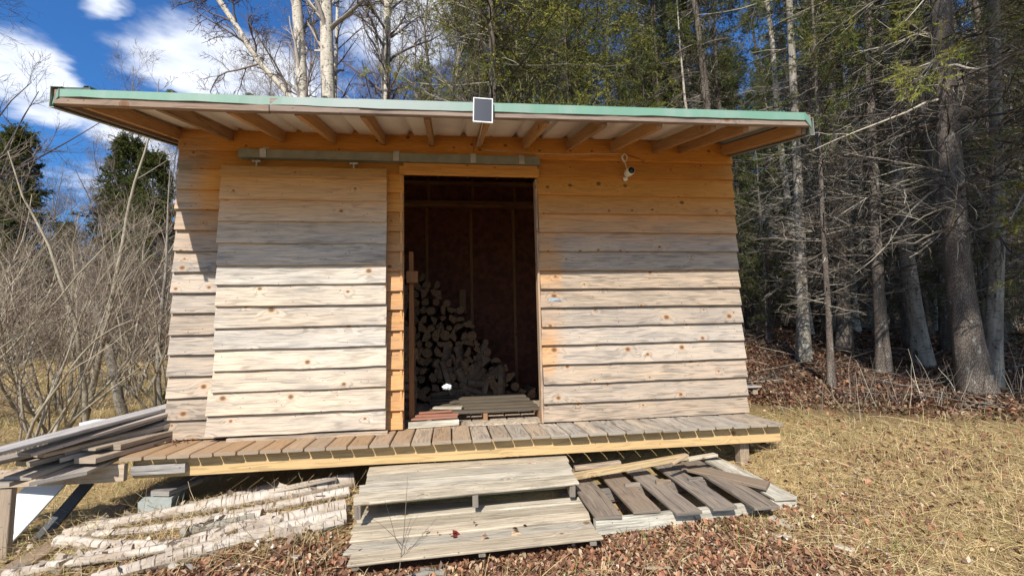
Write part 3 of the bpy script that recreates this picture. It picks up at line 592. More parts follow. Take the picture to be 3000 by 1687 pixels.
plank('timber_length', at(1445, 1172, -.40), at(1560, 1158, -.40), .05, .03, 'tan', 'short tan batten on the ground under the deck behind the slatted pallet', 'timber')
plank('broken_branch', at(1690, 1162, -.72), at(1728, 1140, -.66), .03, .02, 'tan', 'short broken branch piece across the back of the slatted pallet', 'branch', wea=.3)
plank('wood_scrap', at(1728, 1152, -.55), at(1800, 1140, -.52), .06, .02, 'pallet', 'pale splintered piece behind the loose dark plank', 'wood scrap', wea=.9)
plank('wood_splinter', on_ground(1938, 1297, .02), on_ground(2000, 1325, .015), .07, .015, 'pallet', 'grey splintered offcut on the leaves at the corner of the slatted pallet', 'wood scrap')
plank('wood_splinter', on_ground(2098, 1368, .02), on_ground(2145, 1380, .02), .045, .012, 'pallet', 'whitish chip lying alone in the straw right of the slatted pallet', 'wood scrap')
plank('timber_lath', at(569, 1259, -.45), at(846, 1200, -.35), .04, .016, 'tan', 'thin weathered lath between the birch logs and the deck', 'lath')

# ---------------------------------------------------------------- plank pile on the left
G_ = 'planks piled beside the left wall'
def pile(px, py, Y, fx, fy, FY, wd, th, mat, label, wea=.8, ext=1.2, name='plank', warp=0., taper=((0, 0), (0, 0)), jit=.004, cat='board'):
    return plank(name, at(px, py, Y), at(fx, fy, FY), wd, th, mat, label, cat, G_, wea=wea, ext=ext, warp=warp, taper=taper, jit=jit)
pile(-30, 1136, -.98, 418, 1020, .1, .15, .022, 'old', 'long grey plank on top of the pile running to the frame edge', 1.)
pile(100, 1112, -.62, 418, 1026, .1, .16, .022, 'old', 'dark streaked plank with a ragged end near the top of the pile', .9, taper=((0, .12), (0, 0)))
pile(60, 1138, -.8, 415, 1036, .0, .13, .022, 'old', 'dark grey plank under the two topmost planks', .7)
pile(290, 1073, -.2, 415, 1036, .2, .07, .02, 'white', 'white painted strip on the pile beside the wall', ext=.6)
pile(270, 1084, -.24, 412, 1056, .15, .06, .02, 'conc', 'pale grey trim strip below the white strip', ext=.6)
pile(348, 1067, -.1, 420, 1048, .2, .055, .045, 'blackside', 'dark boxed trim piece against the wall corner', ext=.6)
pile(150, 1131, -.55, 416, 1064, .0, .13, .034, 'tan', 'thick plank with a pale cut end in the middle of the pile', .9)
pile(95, 1140, -.68, 405, 1064, .0, .12, .024, 'tan', 'plank with a rough end just left of the thick pale-ended plank', .9)
pile(345, 1091, -.18, 419, 1072, .1, .125, .034, 'tan', 'short-showing plank with a rough end nearest the wall', .8)
pile(280, 1118, -.45, 420, 1082, .0, .14, .036, 'tan', 'thick plank with a sawn end on the right of the pile', .95)
pile(214, 1152, -.62, 420, 1096, .0, .15, .034, 'tan', 'lowest right plank of the pile resting on the deck-side beam', 1.)
pile(130, 1150, -.60, 395, 1085, .0, .16, .03, 'old', 'split-ended plank under the middle of the pile', .9, taper=((0, .08), (0, 0)))
pile(60, 1160, -.70, 380, 1080, .0, .14, .03, 'tan', 'plank with a blunt end near the left frame edge', .9)
pile(175, 1187, -.68, 330, 1120, -.1, .20, .022, 'old', 'wide flat board with a slanted end at the bottom of the pile', .5, taper=((0, -.16), (0, 0)))
pile(45, 1198, -.76, 300, 1120, -.1, .17, .022, 'old', 'curved barky board below the pile at the left', .3, warp=.03)
pile(-10, 1215, -.80, 260, 1135, -.1, .16, .025, 'old', 'lowest board of the pile going out of the left frame edge', .6)
pile(-60, 1165, -.9, 250, 1095, -.1, .14, .025, 'old', 'grey board behind the curved barky board', .9)
for q_ in range(6):
    px, yy = rng.uniform(20, 250), rng.uniform(-.72, -.3); pile(px, 1150-.17*(px-40)+rng.uniform(-6, 22), yy, 405+rng.uniform(-12, 12), 1070+rng.uniform(-28, 22), .0, rng.uniform(.06, .13), rng.uniform(.015, .03), ('old', 'tan', 'slat')[q_ % 3], 'thin weathered board wedged crookedly inside the plank pile', rng.uniform(.3, 1), warp=rng.normal(0, .012), jit=.006, taper=((0, rng.normal(0, .06)), (0, 0)))
mb = MB(); box(mb, *sorted((at(200, 1060, .45)[0], at(285, 1060, .45)[0])), .45, .62, at(250, 1072, .45)[2]-.03, at(250, 1058, .45)[2]-.01)
tag(mb.build('white_board', MAT['white'], origin=(-.8, .6, .2)), 'white panel lying behind the plank pile', 'board')
mb = MB(); board(mb, 1.0, .11, .038, frame((-1.02, -.462, -.10), (1, 0, 0), (0, 0, 1)), wea=.9); tag(mb.build('support_beam', MAT['tan'], origin=(-.5, -.46, -.1)), 'brown beam on edge carrying the plank pile left of the deck', 'beam')
pz = at(6, 1240, -.80); mb = MB(); z0 = float(gz(pz[0], pz[1]))-.03; board(mb, pz[2]-z0+.02, .09, .04, frame((pz[0], pz[1], z0), (0, 0, 1), (1, 0, 0)), wea=.6); tag(mb.build('support_post', MAT['slat'], origin=(pz[0], pz[1], z0)), 'upright post under the plank pile at the left frame edge', 'post')
plank('white_board', at(-30, 1365, -.66), at(135, 1195, -.30), .19, .02, 'white', 'wide white painted board leaning under the plank pile', up=(.3, -.9, .5))
plank('white_board', at(55, 1400, -.62), at(225, 1203, -.30), .07, .03, 'blackside', 'narrow dark-edged board leaning beside the wide white board', up=(.3, -.9, .5))
plank('old_timber', on_ground(0, 1445, .05), at(300, 1270, -.15), .13, .05, 'slat', 'dark rotten timber on the ground below the leaning boards', wea=.1)

# ---------------------------------------------------------------- birch logs
def blog(pts, r0, r1, label, name='birch_log', mats=None, lift=0., grp='birch logs in front of the deck'):
    P = np.array([on_ground(x, y, max(r0, r1)*.8+lift) for x, y in pts]); s = np.linspace(0, len(P)-1, 15); i = np.minimum(s.astype(int), len(P)-2); f = (s-i)[:, None]; Q = P[i]*(1-f)+P[i+1]*f
    Q[1:-1] = (Q[:-2]+2*Q[1:-1]+Q[2:])/4; Q[:, 2] = np.linspace(gz(Q[0, 0], Q[0, 1]), gz(Q[-1, 0], Q[-1, 1]), 15)+np.linspace(r0, r1, 15)*.8+lift+.012+smooth_noise(15, .0025)
    rr = np.linspace(r0, r1, 15)*(1+smooth_noise(15, .05)); mb = MB(); tubes(mb, Q[None], rr[None], 14, (.5, .5, .5, 1), caps=True, rough=.012)
    # curled bark flakes
    for k in range(5):
        j = rng.integers(1, 13); a = rng.uniform(0, np.pi); c = Q[j]+np.array([rng.normal(0, .02), -math.cos(a)*rr[j], math.sin(a)*rr[j]+.004]); u = nrm(rng.normal(0, 1, 3))*.03; v = nrm(np.cross(u, rng.normal(0, 1, 3)))*.015
        mb.add([c-u-v, c+u-v, c+u+v, c-u+v+[0, 0, .01]], [[0, 1, 2, 3]], [[0, 0, 0], [.05, 0, 0], [.05, .03, 0], [0, .03, 0]])
    return tag(mb.build(name, mats or MAT['birchlog'], smooth=True, origin=Q[7]), label, 'log', grp)
blog([(162, 1335), (350, 1303), (600, 1262), (890, 1212)], .024, .056, 'longest birch log closest to the deck, thick end by the steps')
blog([(190, 1349), (390, 1335), (520, 1312), (660, 1298)], .024, .034, 'thin birch log just in front of the longest one')
blog([(146, 1366), (300, 1380), (410, 1379), (570, 1360)], .036, .030, 'short smooth white birch log with a clean cut left end')
blog([(230, 1462), (355, 1426), (498, 1385), (675, 1335), (870, 1303)], .034, .048, 'long birch log nearest the camera with dark bark patches')
blog([(600, 1338), (720, 1308), (868, 1276)], .038, .046, 'short thick birch log ending beside the lower step')
blog([(10, 1452), (215, 1412), (335, 1388)], .03, .036, 'birch log in the bottom left corner half buried in straw')
blog([(215, 1320), (400, 1290), (590, 1247), (700, 1226)], .018, .03, 'slim birch pole between the longest log and the deck')
blog([(330, 1398), (470, 1362), (600, 1330), (700, 1305)], .026, .034, 'birch pole tucked behind the log nearest the camera')
blog([(420, 1322), (610, 1290), (760, 1262), (880, 1240)], .022, .036, 'straight birch pole lying between the longest log and the short thick one')
blog([(120, 1425), (330, 1400), (520, 1362)], .022, .028, 'crooked birch pole crossing behind the log nearest the camera', lift=.02)
blog([(690, 1352), (780, 1330), (862, 1318)], .028, .03, 'stubby birch log nearest the lower step')
blog([(180, 1402), (300, 1392), (420, 1372)], .02, .026, 'thin short birch pole half hidden in straw near the left')
blog([(455, 1345), (560, 1325), (640, 1305)], .03, .03, 'dark barked short log lying between the birch logs', mats=MAT['greybark'])
blog([(1005, 1449+20), (1080, 1440), (1120, 1447)], .02, .015, 'small grey stick in the leaves below the lower step', 'stick', MAT['greybark'], grp='')

# ---------------------------------------------------------------- inside the shed
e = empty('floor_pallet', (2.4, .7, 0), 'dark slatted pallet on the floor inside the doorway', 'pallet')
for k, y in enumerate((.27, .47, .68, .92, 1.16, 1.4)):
    mb = MB(); board(mb, 1.02, .12, .02, frame((1.93, y+.02, .065+.0*k), (1, 0, 0), (0, 1, 0)), wea=.7); mb.build('slat', MAT['shaded'], e)
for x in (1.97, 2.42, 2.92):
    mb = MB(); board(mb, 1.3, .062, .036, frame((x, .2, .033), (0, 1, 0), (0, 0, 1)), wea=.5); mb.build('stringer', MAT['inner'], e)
plank('threshold_timber', (1.785, .03, .045), (2.20, .055, .05), .06, .045, 'pallet', 'white painted timber just inside the doorway on the left', 'timber', wea=1.)
for i, (a, b, w_, l_) in enumerate([((1.80, .10, .068), (2.19, .10, .074), .07, 'front red board on the white timber in the doorway'), ((1.83, .17, .082), (2.20, .15, .088), .06, 'second red board behind the front one in the doorway'), ((1.86, .2, .10), (2.14, .24, .10), .05, 'topmost splintered pinkish board in the doorway')]):
    plank('red_board', a, b, w_, .016, 'red', l_, wea=.2, group='red boards inside the doorway')
plank('pale_board', (1.98, .44, .105), (2.24, .38, .105), .09, .02, 'pallet', 'pale sunlit offcut on the floor pallet', 'board')
def sawdust():
    mb = MB(); nx, ny = 40, 14; X, Y = np.meshgrid(np.linspace(2.28, 2.9, nx), np.linspace(-.02, .21, ny)); d = (1-((X-2.59)/.31)**2)*(1-((Y-.095)/.115)**2)
    Z = .001+.016*np.clip(d, 0, 1)**.5*(.6+.4*rng.uniform(0, 1, X.shape)); i = (np.arange(ny-1)[:, None]*nx+np.arange(nx-1)).ravel(); mb.add(np.stack([X, Y, Z], 2).reshape(-1, 3), np.stack([i, i+1, i+nx+1, i+nx], 1))
    tag(mb.build('sawdust', plain('sawdust', (.42, .34, .25), .9, .45, 40., bs=.8)), 'pale sawdust and crumbs spread on the threshold', kind='stuff')
sawdust()
e = empty('brace_post', (1.80, .16, 0), 'reddish upright with a cross block just inside the left door jamb', 'post')
mb = MB(); board(mb, 1.5, .04, .07, frame((1.80, .15, .0), (0, 0, 1), (1, 0, 0)), wea=.1); mb.build('upright', MAT['post'], e)
mb = MB(); board(mb, .1, .10, .04, frame((1.81, .10, 1.22), (0, 0, 1), (1, 0, 0)), wea=.1); mb.build('cross_block', MAT['post'], e)
def logmesh(kind, L, r, seed):
    rg = np.random.default_rng(seed); mb = MB(); n_ = 11 if kind == 0 else 7
    if kind == 0: th = np.linspace(0, 2*np.pi, n_+1)[:-1]; pr = np.stack([np.cos(th), np.sin(th)], 1)*r*(1+rg.normal(0, .05, (n_, 1))); bk = [0]*n_
    else:
        th = np.linspace(0, np.pi*(1 if kind == 1 else .55), n_-1); pr = np.stack([np.cos(th), np.sin(th)], 1)*r*1.25*(1+rg.normal(0, .05, (n_-1, 1))); pr = np.vstack([pr, [[rg.normal(0, .01), rg.normal(0, .01)]]]); pr -= pr.mean(0); bk = [0]*(n_-2)+[1, 1]
    c0 = np.stack([pr[:, 0], np.full(n_, -L/2), pr[:, 1]], 1); c1 = c0.copy(); c1[:, 1] = L/2; c1[:, [0, 2]] += rg.normal(0, .006, 2)
    for k in range(n_):
        q = (k+1) % n_; mb.add([c0[k], c0[q], c1[q], c1[k]], [[0, 3, 2, 1]], [[0, k*.03+seed, 0], [0, k*.03+.03+seed, 0], [L, k*.03+.03+seed, 0], [L, k*.03+seed, 0]], (.5, .5, .5, 1), 0 if bk[k] == 0 else 1)
    for c, fl in ((c0, 1), (c1, 0)):
        ce = c.mean(0); vv = np.vstack([c, ce]); f = [[k, (k+1) % n_, n_] for k in range(n_)]; f = [x[::-1] for x in f] if not fl else f
        mb.add(vv, f, np.stack([vv[:, 0]+seed, vv[:, 2], np.zeros(len(vv))], 1), (.5, .5, .5, 1), 1)
    return mb
protos = []
FG = 'firewood stacked inside the shed'
rw = np.random.default_rng(3)
for k in range(6):
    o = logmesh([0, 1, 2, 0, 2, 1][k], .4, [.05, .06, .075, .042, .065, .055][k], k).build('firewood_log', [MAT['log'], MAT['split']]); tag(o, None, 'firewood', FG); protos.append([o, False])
def putlog(k, loc, rot, label):
    o, used = protos[k]
    if used: o = o.copy(); SC.collection.objects.link(o)
    else: protos[k][1] = True
    o.location = loc; o.rotation_euler = rot; o['label'] = label; q_ = rw.uniform(.75, 1.25); o.scale = (q_, 1, q_)
LA = 'split or round firewood piece with its cut end facing the doorway'
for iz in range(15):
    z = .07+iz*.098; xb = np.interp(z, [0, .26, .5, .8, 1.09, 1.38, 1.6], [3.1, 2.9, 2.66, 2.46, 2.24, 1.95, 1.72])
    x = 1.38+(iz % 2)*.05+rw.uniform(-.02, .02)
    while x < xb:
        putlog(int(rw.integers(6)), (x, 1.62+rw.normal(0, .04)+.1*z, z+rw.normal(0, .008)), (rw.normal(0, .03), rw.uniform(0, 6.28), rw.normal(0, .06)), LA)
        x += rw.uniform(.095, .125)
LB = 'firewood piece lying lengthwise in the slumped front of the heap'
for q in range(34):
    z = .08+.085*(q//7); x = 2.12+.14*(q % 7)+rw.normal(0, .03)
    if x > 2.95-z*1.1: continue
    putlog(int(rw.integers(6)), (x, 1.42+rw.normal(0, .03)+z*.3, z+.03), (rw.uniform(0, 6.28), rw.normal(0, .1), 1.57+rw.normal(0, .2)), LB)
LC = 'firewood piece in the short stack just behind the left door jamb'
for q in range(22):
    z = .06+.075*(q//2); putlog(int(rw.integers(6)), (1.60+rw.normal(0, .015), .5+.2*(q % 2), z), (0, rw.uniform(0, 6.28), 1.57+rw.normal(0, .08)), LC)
def lump(name, c, r, mat, label, cat, sq=(1, 1, 1), seed=0, rough=.25):
    import bmesh
    bm = bmesh.new(); bmesh.ops.create_icosphere(bm, subdivisions=3, radius=1); rg = np.random.default_rng(seed)
    ph = rg.uniform(0, 6, 6)
    for v in bm.verts:
        p_ = v.co; k = 1+rough*(math.sin(p_.x*4+ph[0])*math.sin(p_.y*5+ph[1])+.6*math.sin(p_.z*9+ph[2]+p_.x*6)); v.co = Vector((p_.x*k*r*sq[0], p_.y*k*r*sq[1], p_.z*k*r*sq[2]))
    me = bpy.data.meshes.new(name); bm.to_mesh(me); bm.free(); me.materials.append(MAT[mat]); o = bpy.data.objects.new(name, me); SC.collection.objects.link(o); o.location = tuple(float(a) for a in c); me.polygons.foreach_set('use_smooth', [True]*len(me.polygons)); return tag(o, label, cat)
lump('white_rag', at(1125, 973, .55), .035, 'white', 'crumpled white rag on the firewood heap inside the doorway', 'rag', (1.2, 1, .75), 4)

# ---------------------------------------------------------------- solar panel, camera, cable
c4 = [at(1190, 306, -1.105), at(1240, 309.5, -1.105), at(1238.5, 248.5, -1.09), at(1191.5, 245, -1.09)]
e = empty('solar_panel', c4[0], 'small white-framed solar panel clipped over the green roof edge', 'solar panel')
ctr = sum(c4)/4; ux, uy = nrm(c4[1]-c4[0]), nrm(c4[3]-c4[0]); M = frame(ctr, ux, uy); wx, hy = np.linalg.norm(c4[1]-c4[0])/2, np.linalg.norm(c4[3]-c4[0])/2
mb = MB(); b_ = .0062
for (a, b, c, d) in ((-wx, wx, -hy, -hy+b_), (-wx, wx, hy-b_, hy), (-wx, -wx+b_, -hy+b_, hy-b_), (wx-b_, wx, -hy+b_, hy-b_)): lbox(mb, M, a, b, c, d, -.012, 0)
lbox(mb, M, -wx+b_, wx-b_, -hy+b_, hy-b_, -.012, -.008); mb.build('frame', MAT['plastic'], e)
mb = MB(); lbox(mb, M, -wx+b_, wx-b_, -hy+b_, hy-b_, -.0075, -.0035); mb.build('cell_panel', MAT['solar'], e)
mb = MB(); lbox(mb, M, -.015, .015, -.02, .06, -.03, -.0125); mb.build('bracket', MAT['plastic'], e)
def cable(pts, r, mat, label, name='cable', n=40):
    P = np.array(pts, float); s = np.linspace(0, len(P)-1, n); i = np.minimum(s.astype(int), len(P)-2); f = s-i
    g_ = lambda j: P[np.clip(j, 0, len(P)-1)]
    p0, p1, p2, p3 = g_(i-1), g_(i), g_(i+1), g_(i+2); f = f[:, None]
    Q = .5*((2*p1)+(-p0+p2)*f+(2*p0-5*p1+4*p2-p3)*f**2+(-p0+3*p1-3*p2+p3)*f**3)
    mb = MB(); tubes(mb, Q[None], np.full((1, n), r), 6); return tag(mb.build(name, MAT[mat], smooth=True, origin=Q[0]), label, 'cable')
cable([at(1214, 309, -1.08), at(1210, 330, -.75), at(1205, 352, -.35), at(1200, 374, -.05), at(1225, 379, -.05), at(1290, 383, -.05), at(1400, 388, -.05), at(1500, 387, -.05), at(1566, 386.5, -.05)], .003, 'cable', 'thin pale cable running from the solar panel along the wall', n=60)
pts = []
for k in range(26): a = k*.9; pts.append(at(1571+(6+2*math.sin(k*1.3))*math.cos(a), 397+(9+2*math.sin(k*2.1))*math.sin(a), -.05-.0012*k))
pts.append(at(1574, 415, -.07)); pts.append(at(1577, 428, -.08))
cable(pts, .0026, 'plastic', 'coiled spare white cable above the security camera', n=260)
cable([at(1573, 388, -.05), at(1590, 394, -.055), at(1612, 402, -.055), at(1620, 410, -.05)], .003, 'cabledark', 'short dark cable stub right of the cable coil', n=20)
cb, cf_ = at(1577, 438, -.075), at(1588.5, 428.5, -.17); e = empty('security_camera', cb, 'white cylindrical security camera with black face on the wall', 'camera')
d = nrm(cf_-cb); mb = MB(); S = np.array([0, .004, .012, .2, .5, .85, .97, 1.]); rr = np.array([.0, .02, .029, .034, .036, .036, .034, .030]); ln = np.linalg.norm(cf_-cb)
tubes(mb, (cb+d*ln*S[:, None])[None], rr[None], 28); mb.build('body', MAT['plastic'], e, smooth=True)
mb = MB(); tubes(mb, np.array([[cf_-d*.004, cf_+d*.0005, cf_+d*.001]]), np.array([[.031, .0305, .0]]), 28); fc = mb.build('face_plate', MAT['lens'], e, smooth=True)
mb = MB(); tubes(mb, np.array([[cf_+d*.001, cf_+d*.002, cf_+d*.003]]), np.array([[.010, .009, .0]]), 16); mb.build('lens', MAT['nail'], fc)
mb = MB(); tubes(mb, np.array([[cb+d*.03+[0, 0, -.03], (cb[0]-.005, -.06, cb[2]-.035), (cb[0]-.005, -.045, cb[2]-.035)]]), np.full((1, 3), .008), 10); tubes(mb, np.array([[(cb[0]-.005, -.052, cb[2]-.035), (cb[0]-.005, -.043, cb[2]-.035)]]), np.full((1, 2), .022), 20, caps=True); mb.build('mount', MAT['plastic'], e, smooth=True)
# stacked boards behind the right corner
q = on_ground(1860, 985, .0); e = empty('boards_on_blocks', (5.6, 1.4, q[2]), 'weathered board platform showing behind the right wall corner', 'platform')
for k in range(3): mb = MB(); board(mb, .75, .17, .022, frame((5.02, 1.25+k*.18, float(gz(5.7, 1.4))+.09), (1, .0, .0), (0, 1, 0)), wea=.9); mb.build('board', MAT['old'], e)
for x in (5.1, 5.68): mb = MB(); board(mb, .5, .08, .06, frame((x, 1.2, float(gz(x, 1.4))+.05), (0, 1, 0), (0, 0, 1)), wea=.6); mb.build('bearer', MAT['tan'], e)

# ---------------------------------------------------------------- trees
def copy_thing(root, loc, rz=0., sc=1., label=None, group=None, tilt=(0, 0)):
    r = root.copy(); SC.collection.objects.link(r); r.location = tuple(float(a) for a in loc); r.rotation_euler = (tilt[0], tilt[1], rz); r.scale = (sc,)*3
    if label: r['label'] = label
    if group: r['group'] = group
    elif 'group' in r.keys(): del r['group']
    for ch in list(root.children):
        c = ch.copy(); SC.collection.objects.link(c); c.parent = r
    return r
def trunk_line(H, n, rg, wob, lean=(0, 0)):
    z = np.linspace(0, 1, n+1); x = np.cumsum(rg.normal(0, wob, n+1)); y = np.cumsum(rg.normal(0, wob, n+1)); x -= x[0]; y -= y[0]
    return np.stack([x+lean[0]*z*H, y+lean[1]*z*H, z*H-.15*(z == 0)], 1)
def flare_r(r, n, e=.12): q = np.linspace(0, 1, n+1); return r*((1-q)*(1-e)+e)*(1+.55*np.exp(-q*n*1.3))
TW = np.array([[.13, .11, .09], [.21, .18, .145], [.07, .055, .05], [.40, .36, .29], [.09, .08, .06]])
def tw(N, rg, lo=.7, hi=1.2, pal=TW): c = pal[rg.integers(0, len(pal), N)]*rg.uniform(lo, hi, (N, 1)); return np.hstack([c, np.ones((N, 1))])
def needles(mb, P, m, ln, wd, rg, pal):
    """needles fanned round every twig polyline P (N,n,3)"""
    N, n = P.shape[:2]; t_ = rg.uniform(.02, 1, (N, m)); s = t_*(n-1); i = np.minimum(s.astype(int), n-2); f = (s-i)[..., None]; ar = np.arange(N)[:, None]
    p = P[ar, i]*(1-f)+P[ar, i+1]*f; d = nrm(P[ar, i+1]-P[ar, i]); w = rg.normal(0, 1, (N, m, 3)); w = nrm(w-(w*d).sum(-1, keepdims=True)*d)
    D = nrm(.75*d+.75*w); L = ln*rg.uniform(.7, 1.2, (N, m, 1)); sd = nrm(np.cross(D, rg.normal(0, 1, (N, m, 3))))*wd/2
    V = np.stack([p-sd, p+sd, p+D*L], 2).reshape(-1, 3); F = np.arange(len(V)).reshape(-1, 3)
    c = pal[rg.integers(0, len(pal), (N, 1))]*rg.uniform(.7, 1.25, (N, 1, 1))*rg.uniform(.85, 1.15, (N, m, 1)); c = np.repeat(c.reshape(-1, 3), 3, 0); mb.add(V, F, None, c)
NP = np.array([[.11, .14, .03], [.16, .18, .04], [.07, .10, .028], [.21, .20, .05], [.05, .07, .028]])
NPB = np.array([[.29, .30, .04], [.38, .37, .06], [.19, .22, .035], [.11, .13, .03], [.24, .20, .06]])
def make_spruce(name, label, group, seed, H, r, z_dead, z_green, spread, dens=1., pal=NP, barkm='spruce', nl=.045, nw=.010, deadden=1., m3=4, lean=(0, 0), loc=(0, 0, 0), branchcol=TW, cat='tree', nn=1.):
    rg = np.random.default_rng(seed); e = empty(name, (0, 0, 0), label, cat, group)
    T = trunk_line(H, 18, rg, .02, lean); Rt = flare_r(r, 18, .08); mb = MB(); tubes(mb, T[None], Rt[None], 12, (.5, .5, .5, 1), rough=.04); mb.build('trunk', MAT[barkm], e, smooth=True)
    def at_h(z): s = np.clip(z/H, 0, 1)*18; i = np.minimum(s.astype(int), 17); f = (s-i)[:, None]; return T[i]*(1-f)+T[i+1]*f
    wood_, leaf = MB(), MB(); 
    for part, z0, z1, num in (('dead', z_dead, z_green, int(26*deadden*(z_green-z_dead))), ('live', z_green, H*.985, int(13*dens*(H-z_green)))):
        if num < 1: continue
        z = rg.uniform(z0, z1, num); z = np.round(z/.22)*.22+rg.normal(0, .02, num); z = np.clip(z, z0, H*.985); p0 = at_h(z); az = rg.uniform(0, 2*np.pi, num)
        rel = np.clip((H-z)/H, 0.02, 1)
        L = spread*(np.minimum(rel*1.5, .8)+.12)*rg.uniform(.55, 1.15, num)*(1 if part == 'live' else .85*rg.uniform(.25, 1.1, num)); dr = .12-.35*(1-rel) if part == 'live' else .12
        D = np.stack([np.cos(az), np.sin(az), np.full(num, -dr)+rg.normal(0, .15, num)], 1); rb = (.006+.007*L)*(1 if part == 'live' else .8)
        P1 = grow(p0, D, L, 6, .10, .02 if part == 'live' else -.02, rg); R1 = taper(rb, 6, .25); tubes(wood_, P1, R1, 4, tw(num, rg, pal=branchcol))
        a = spawn(P1, R1, 11 if part == 'live' else 8, .12, 1, .6, 1.1, .55, .34*spread, rg, .55); P2 = grow(a[0], a[1], a[3]*(1 if part == 'live' else .8), 4, .14, -.03, rg); R2 = taper(np.maximum(a[2], .0022), 4, .4); tubes(wood_, P2, R2, 3, tw(len(P2), rg, pal=branchcol))
        b = spawn(P2, R2, m3 if part == 'live' else 3, .1, 1, .6, 1.1, .7, .13*spread, rg, .4); P3 = grow(b[0], b[1], b[3], 2, .15, -.02, rg); tubes(wood_, P3, taper(np.maximum(b[2], .0018), 2, .5), 3, tw(len(P3), rg, pal=branchcol))
        if part == 'live':
            needles(leaf, P2[:, 1:], int(20*nn), nl, nw, rg, pal); needles(leaf, P3, int(14*nn), nl, nw, rg, pal)
    if leaf.n: leaf.build('crown', MAT['needle'], e)
    wood_.build('branches', MAT['twig'], e)
    return e
BP = np.array([[.22, .18, .15], [.30, .25, .21], [.15, .11, .10], [.13, .10, .10]])
def make_bare(name, label, group, seed, H, r, t0=.3, nb=24, wobble=.05, barkm='greybark', pal=BP, T=None, Rt=None, m=(7, 6, 3), sp=.34, ang=(.5, 1.0), cat='tree', n=18, tro=.05, wig=.12, rmin=.0025):
    rg = np.random.default_rng(seed); e = empty(name, (0, 0, 0), label, cat, group)
    if T is None: T = trunk_line(H, n, rg, wobble); Rt = flare_r(r, n, .1)
    mb = MB(); tubes(mb, T[None], Rt[None], 12, (.5, .5, .5, 1), rough=.03); mb.build('trunk', MAT[barkm], e, smooth=True)
    w_ = MB(); a = spawn(T[None], Rt[None], nb, t0, .98, ang[0], ang[1], .42, sp*H, rg); P1 = grow(a[0], a[1], a[3], 7, wig, tro, rg); R1 = taper(a[2], 7, .25); mb = MB(); 
    tubes(w_, P1, R1, 5, tw(len(P1), rg, pal=pal)); P, Rr, Lf = P1, R1, a[3].mean()
    for k, (mm, ns) in enumerate(zip(m, (5, 4, 3))):
        a = spawn(P, Rr, mm, .15, 1, .4, 1.0, .6, Lf*.55, rg); P = grow(a[0], a[1], a[3], ns, wig*1.2, tro*.6, rg); Rr = taper(np.maximum(a[2], rmin), ns, .45); tubes(w_, P, Rr, 3, tw(len(P), rg, pal=pal)); Lf *= .5
    w_.build('branches', MAT['twig'], e); return e
def g3(x, y, dz=-.05): return (x, y, float(gz(x, y))+dz)

# --- birches and bare trees straight behind the roof
def placed(e, x, y, rz=0.): e.location = g3(x, y); e.rotation_euler = (0, 0, rz); return e
WB = np.array([[.42, .38, .34], [.30, .26, .23], [.2, .16, .15]])
def at_trunk(name, label, pts, r0, Yd, seed, **kw):
    """trunk through pixels of the photograph at depth Yd, continued to the ground"""
    P = np.array([at(x, y, Yd+dy) for x, y, dy in pts]); P = P[np.argsort(P[:, 2])]
    d = P[1]-P[0]; gx_, gy_ = P[0, :2]-d[:2]/d[2]*P[0, 2]*.5; base = np.array([gx_, gy_, float(gz(gx_, gy_))-.05]); P = np.vstack([base, P])
    s = np.concatenate([[0], np.cumsum(np.linalg.norm(np.diff(P, axis=0), axis=1))]); q = np.linspace(0, s[-1], 25); Q = np.stack([np.interp(q, s, P[:, k]) for k in range(3)], 1); Q[1:-1] = (Q[:-2]+Q[1:-1]*2+Q[2:])/4
    e = make_bare(name, label, None, seed, q[-1], r0, T=Q-base, Rt=r0*np.linspace(1, .55, 25)*(1+smooth_noise(25, .03)), **kw); e.location = tuple(float(a) for a in base); return e
at_trunk('birch_tree', 'cream trunked birch with dead stubs behind the roof, left of the thick white one', [(762, 245, 0), (755, 120, 0), (745, 0, 0), (738, -200, 0), (735, -420, 0)], .15, 6, 11, barkm='birch', pal=WB, t0=.45, nb=14, m=(4, 3, 2), sp=.18)
at_trunk('birch_tree', 'thick straight white birch trunk with dark notches behind the roof', [(826, 248, 0), (822, 120, 0), (820, 0, 0), (812, -200, 0), (805, -450, 0)], .19, 6, 12, barkm='birch', pal=WB, t0=.5, nb=14, m=(4, 4, 2), sp=.2)
at_trunk('birch_tree', 'thin bare birch just right of the thick white birch trunk', [(842, 248, 1), (846, 120, 1), (850, 0, 1), (856, -200, 1)], .06, 6, 13, barkm='birch', t0=.4, nb=20, m=(5, 4, 2), sp=.2)
at_trunk('birch_tree', 'slender white birch behind the middle of the roof left of the green spruce', [(972, 254, 0), (973, 120, 0), (975, 0, 0), (980, -250, 0)], .15, 9, 14, barkm='birch', t0=.3, nb=40, m=(7, 5, 3), sp=.22)
at_trunk('leaning_tree', 'pale curving tree leaning left across the blue sky above the roof', [(735, 243, 0), (690, 198, 0), (645, 152, 0), (617, 105, 0), (590, 52, 0), (545, 0, 0), (515, -60, 0), (470, -160, 0)], .085, 5.5, 15, barkm='birch', t0=.55, nb=17, m=(7, 6, 3), sp=.23, ang=(.6, 1.3), wig=.2, tro=-.03, pal=np.array([[.13, .10, .09], [.2, .16, .14]]), rmin=.004)
sap = make_bare('bare_tree', 'bare grey tree with a fine twig crown behind the shed', 'bare trees behind the shed', 21, 13, .10, t0=.25, nb=34)
placed(sap, 1.6, 9.5)
sap2 = make_bare('bare_tree', 'bare grey tree with a fine twig crown behind the shed', 'bare trees behind the shed', 22, 12, .08, t0=.2, nb=30, wobble=.09, ang=(.4, .8))
placed(sap2, -2.2, 10)
LBARE = 'leafless grey tree with a fine twig crown among its like beyond the shed'
GBARE = 'bare trees behind the shed'
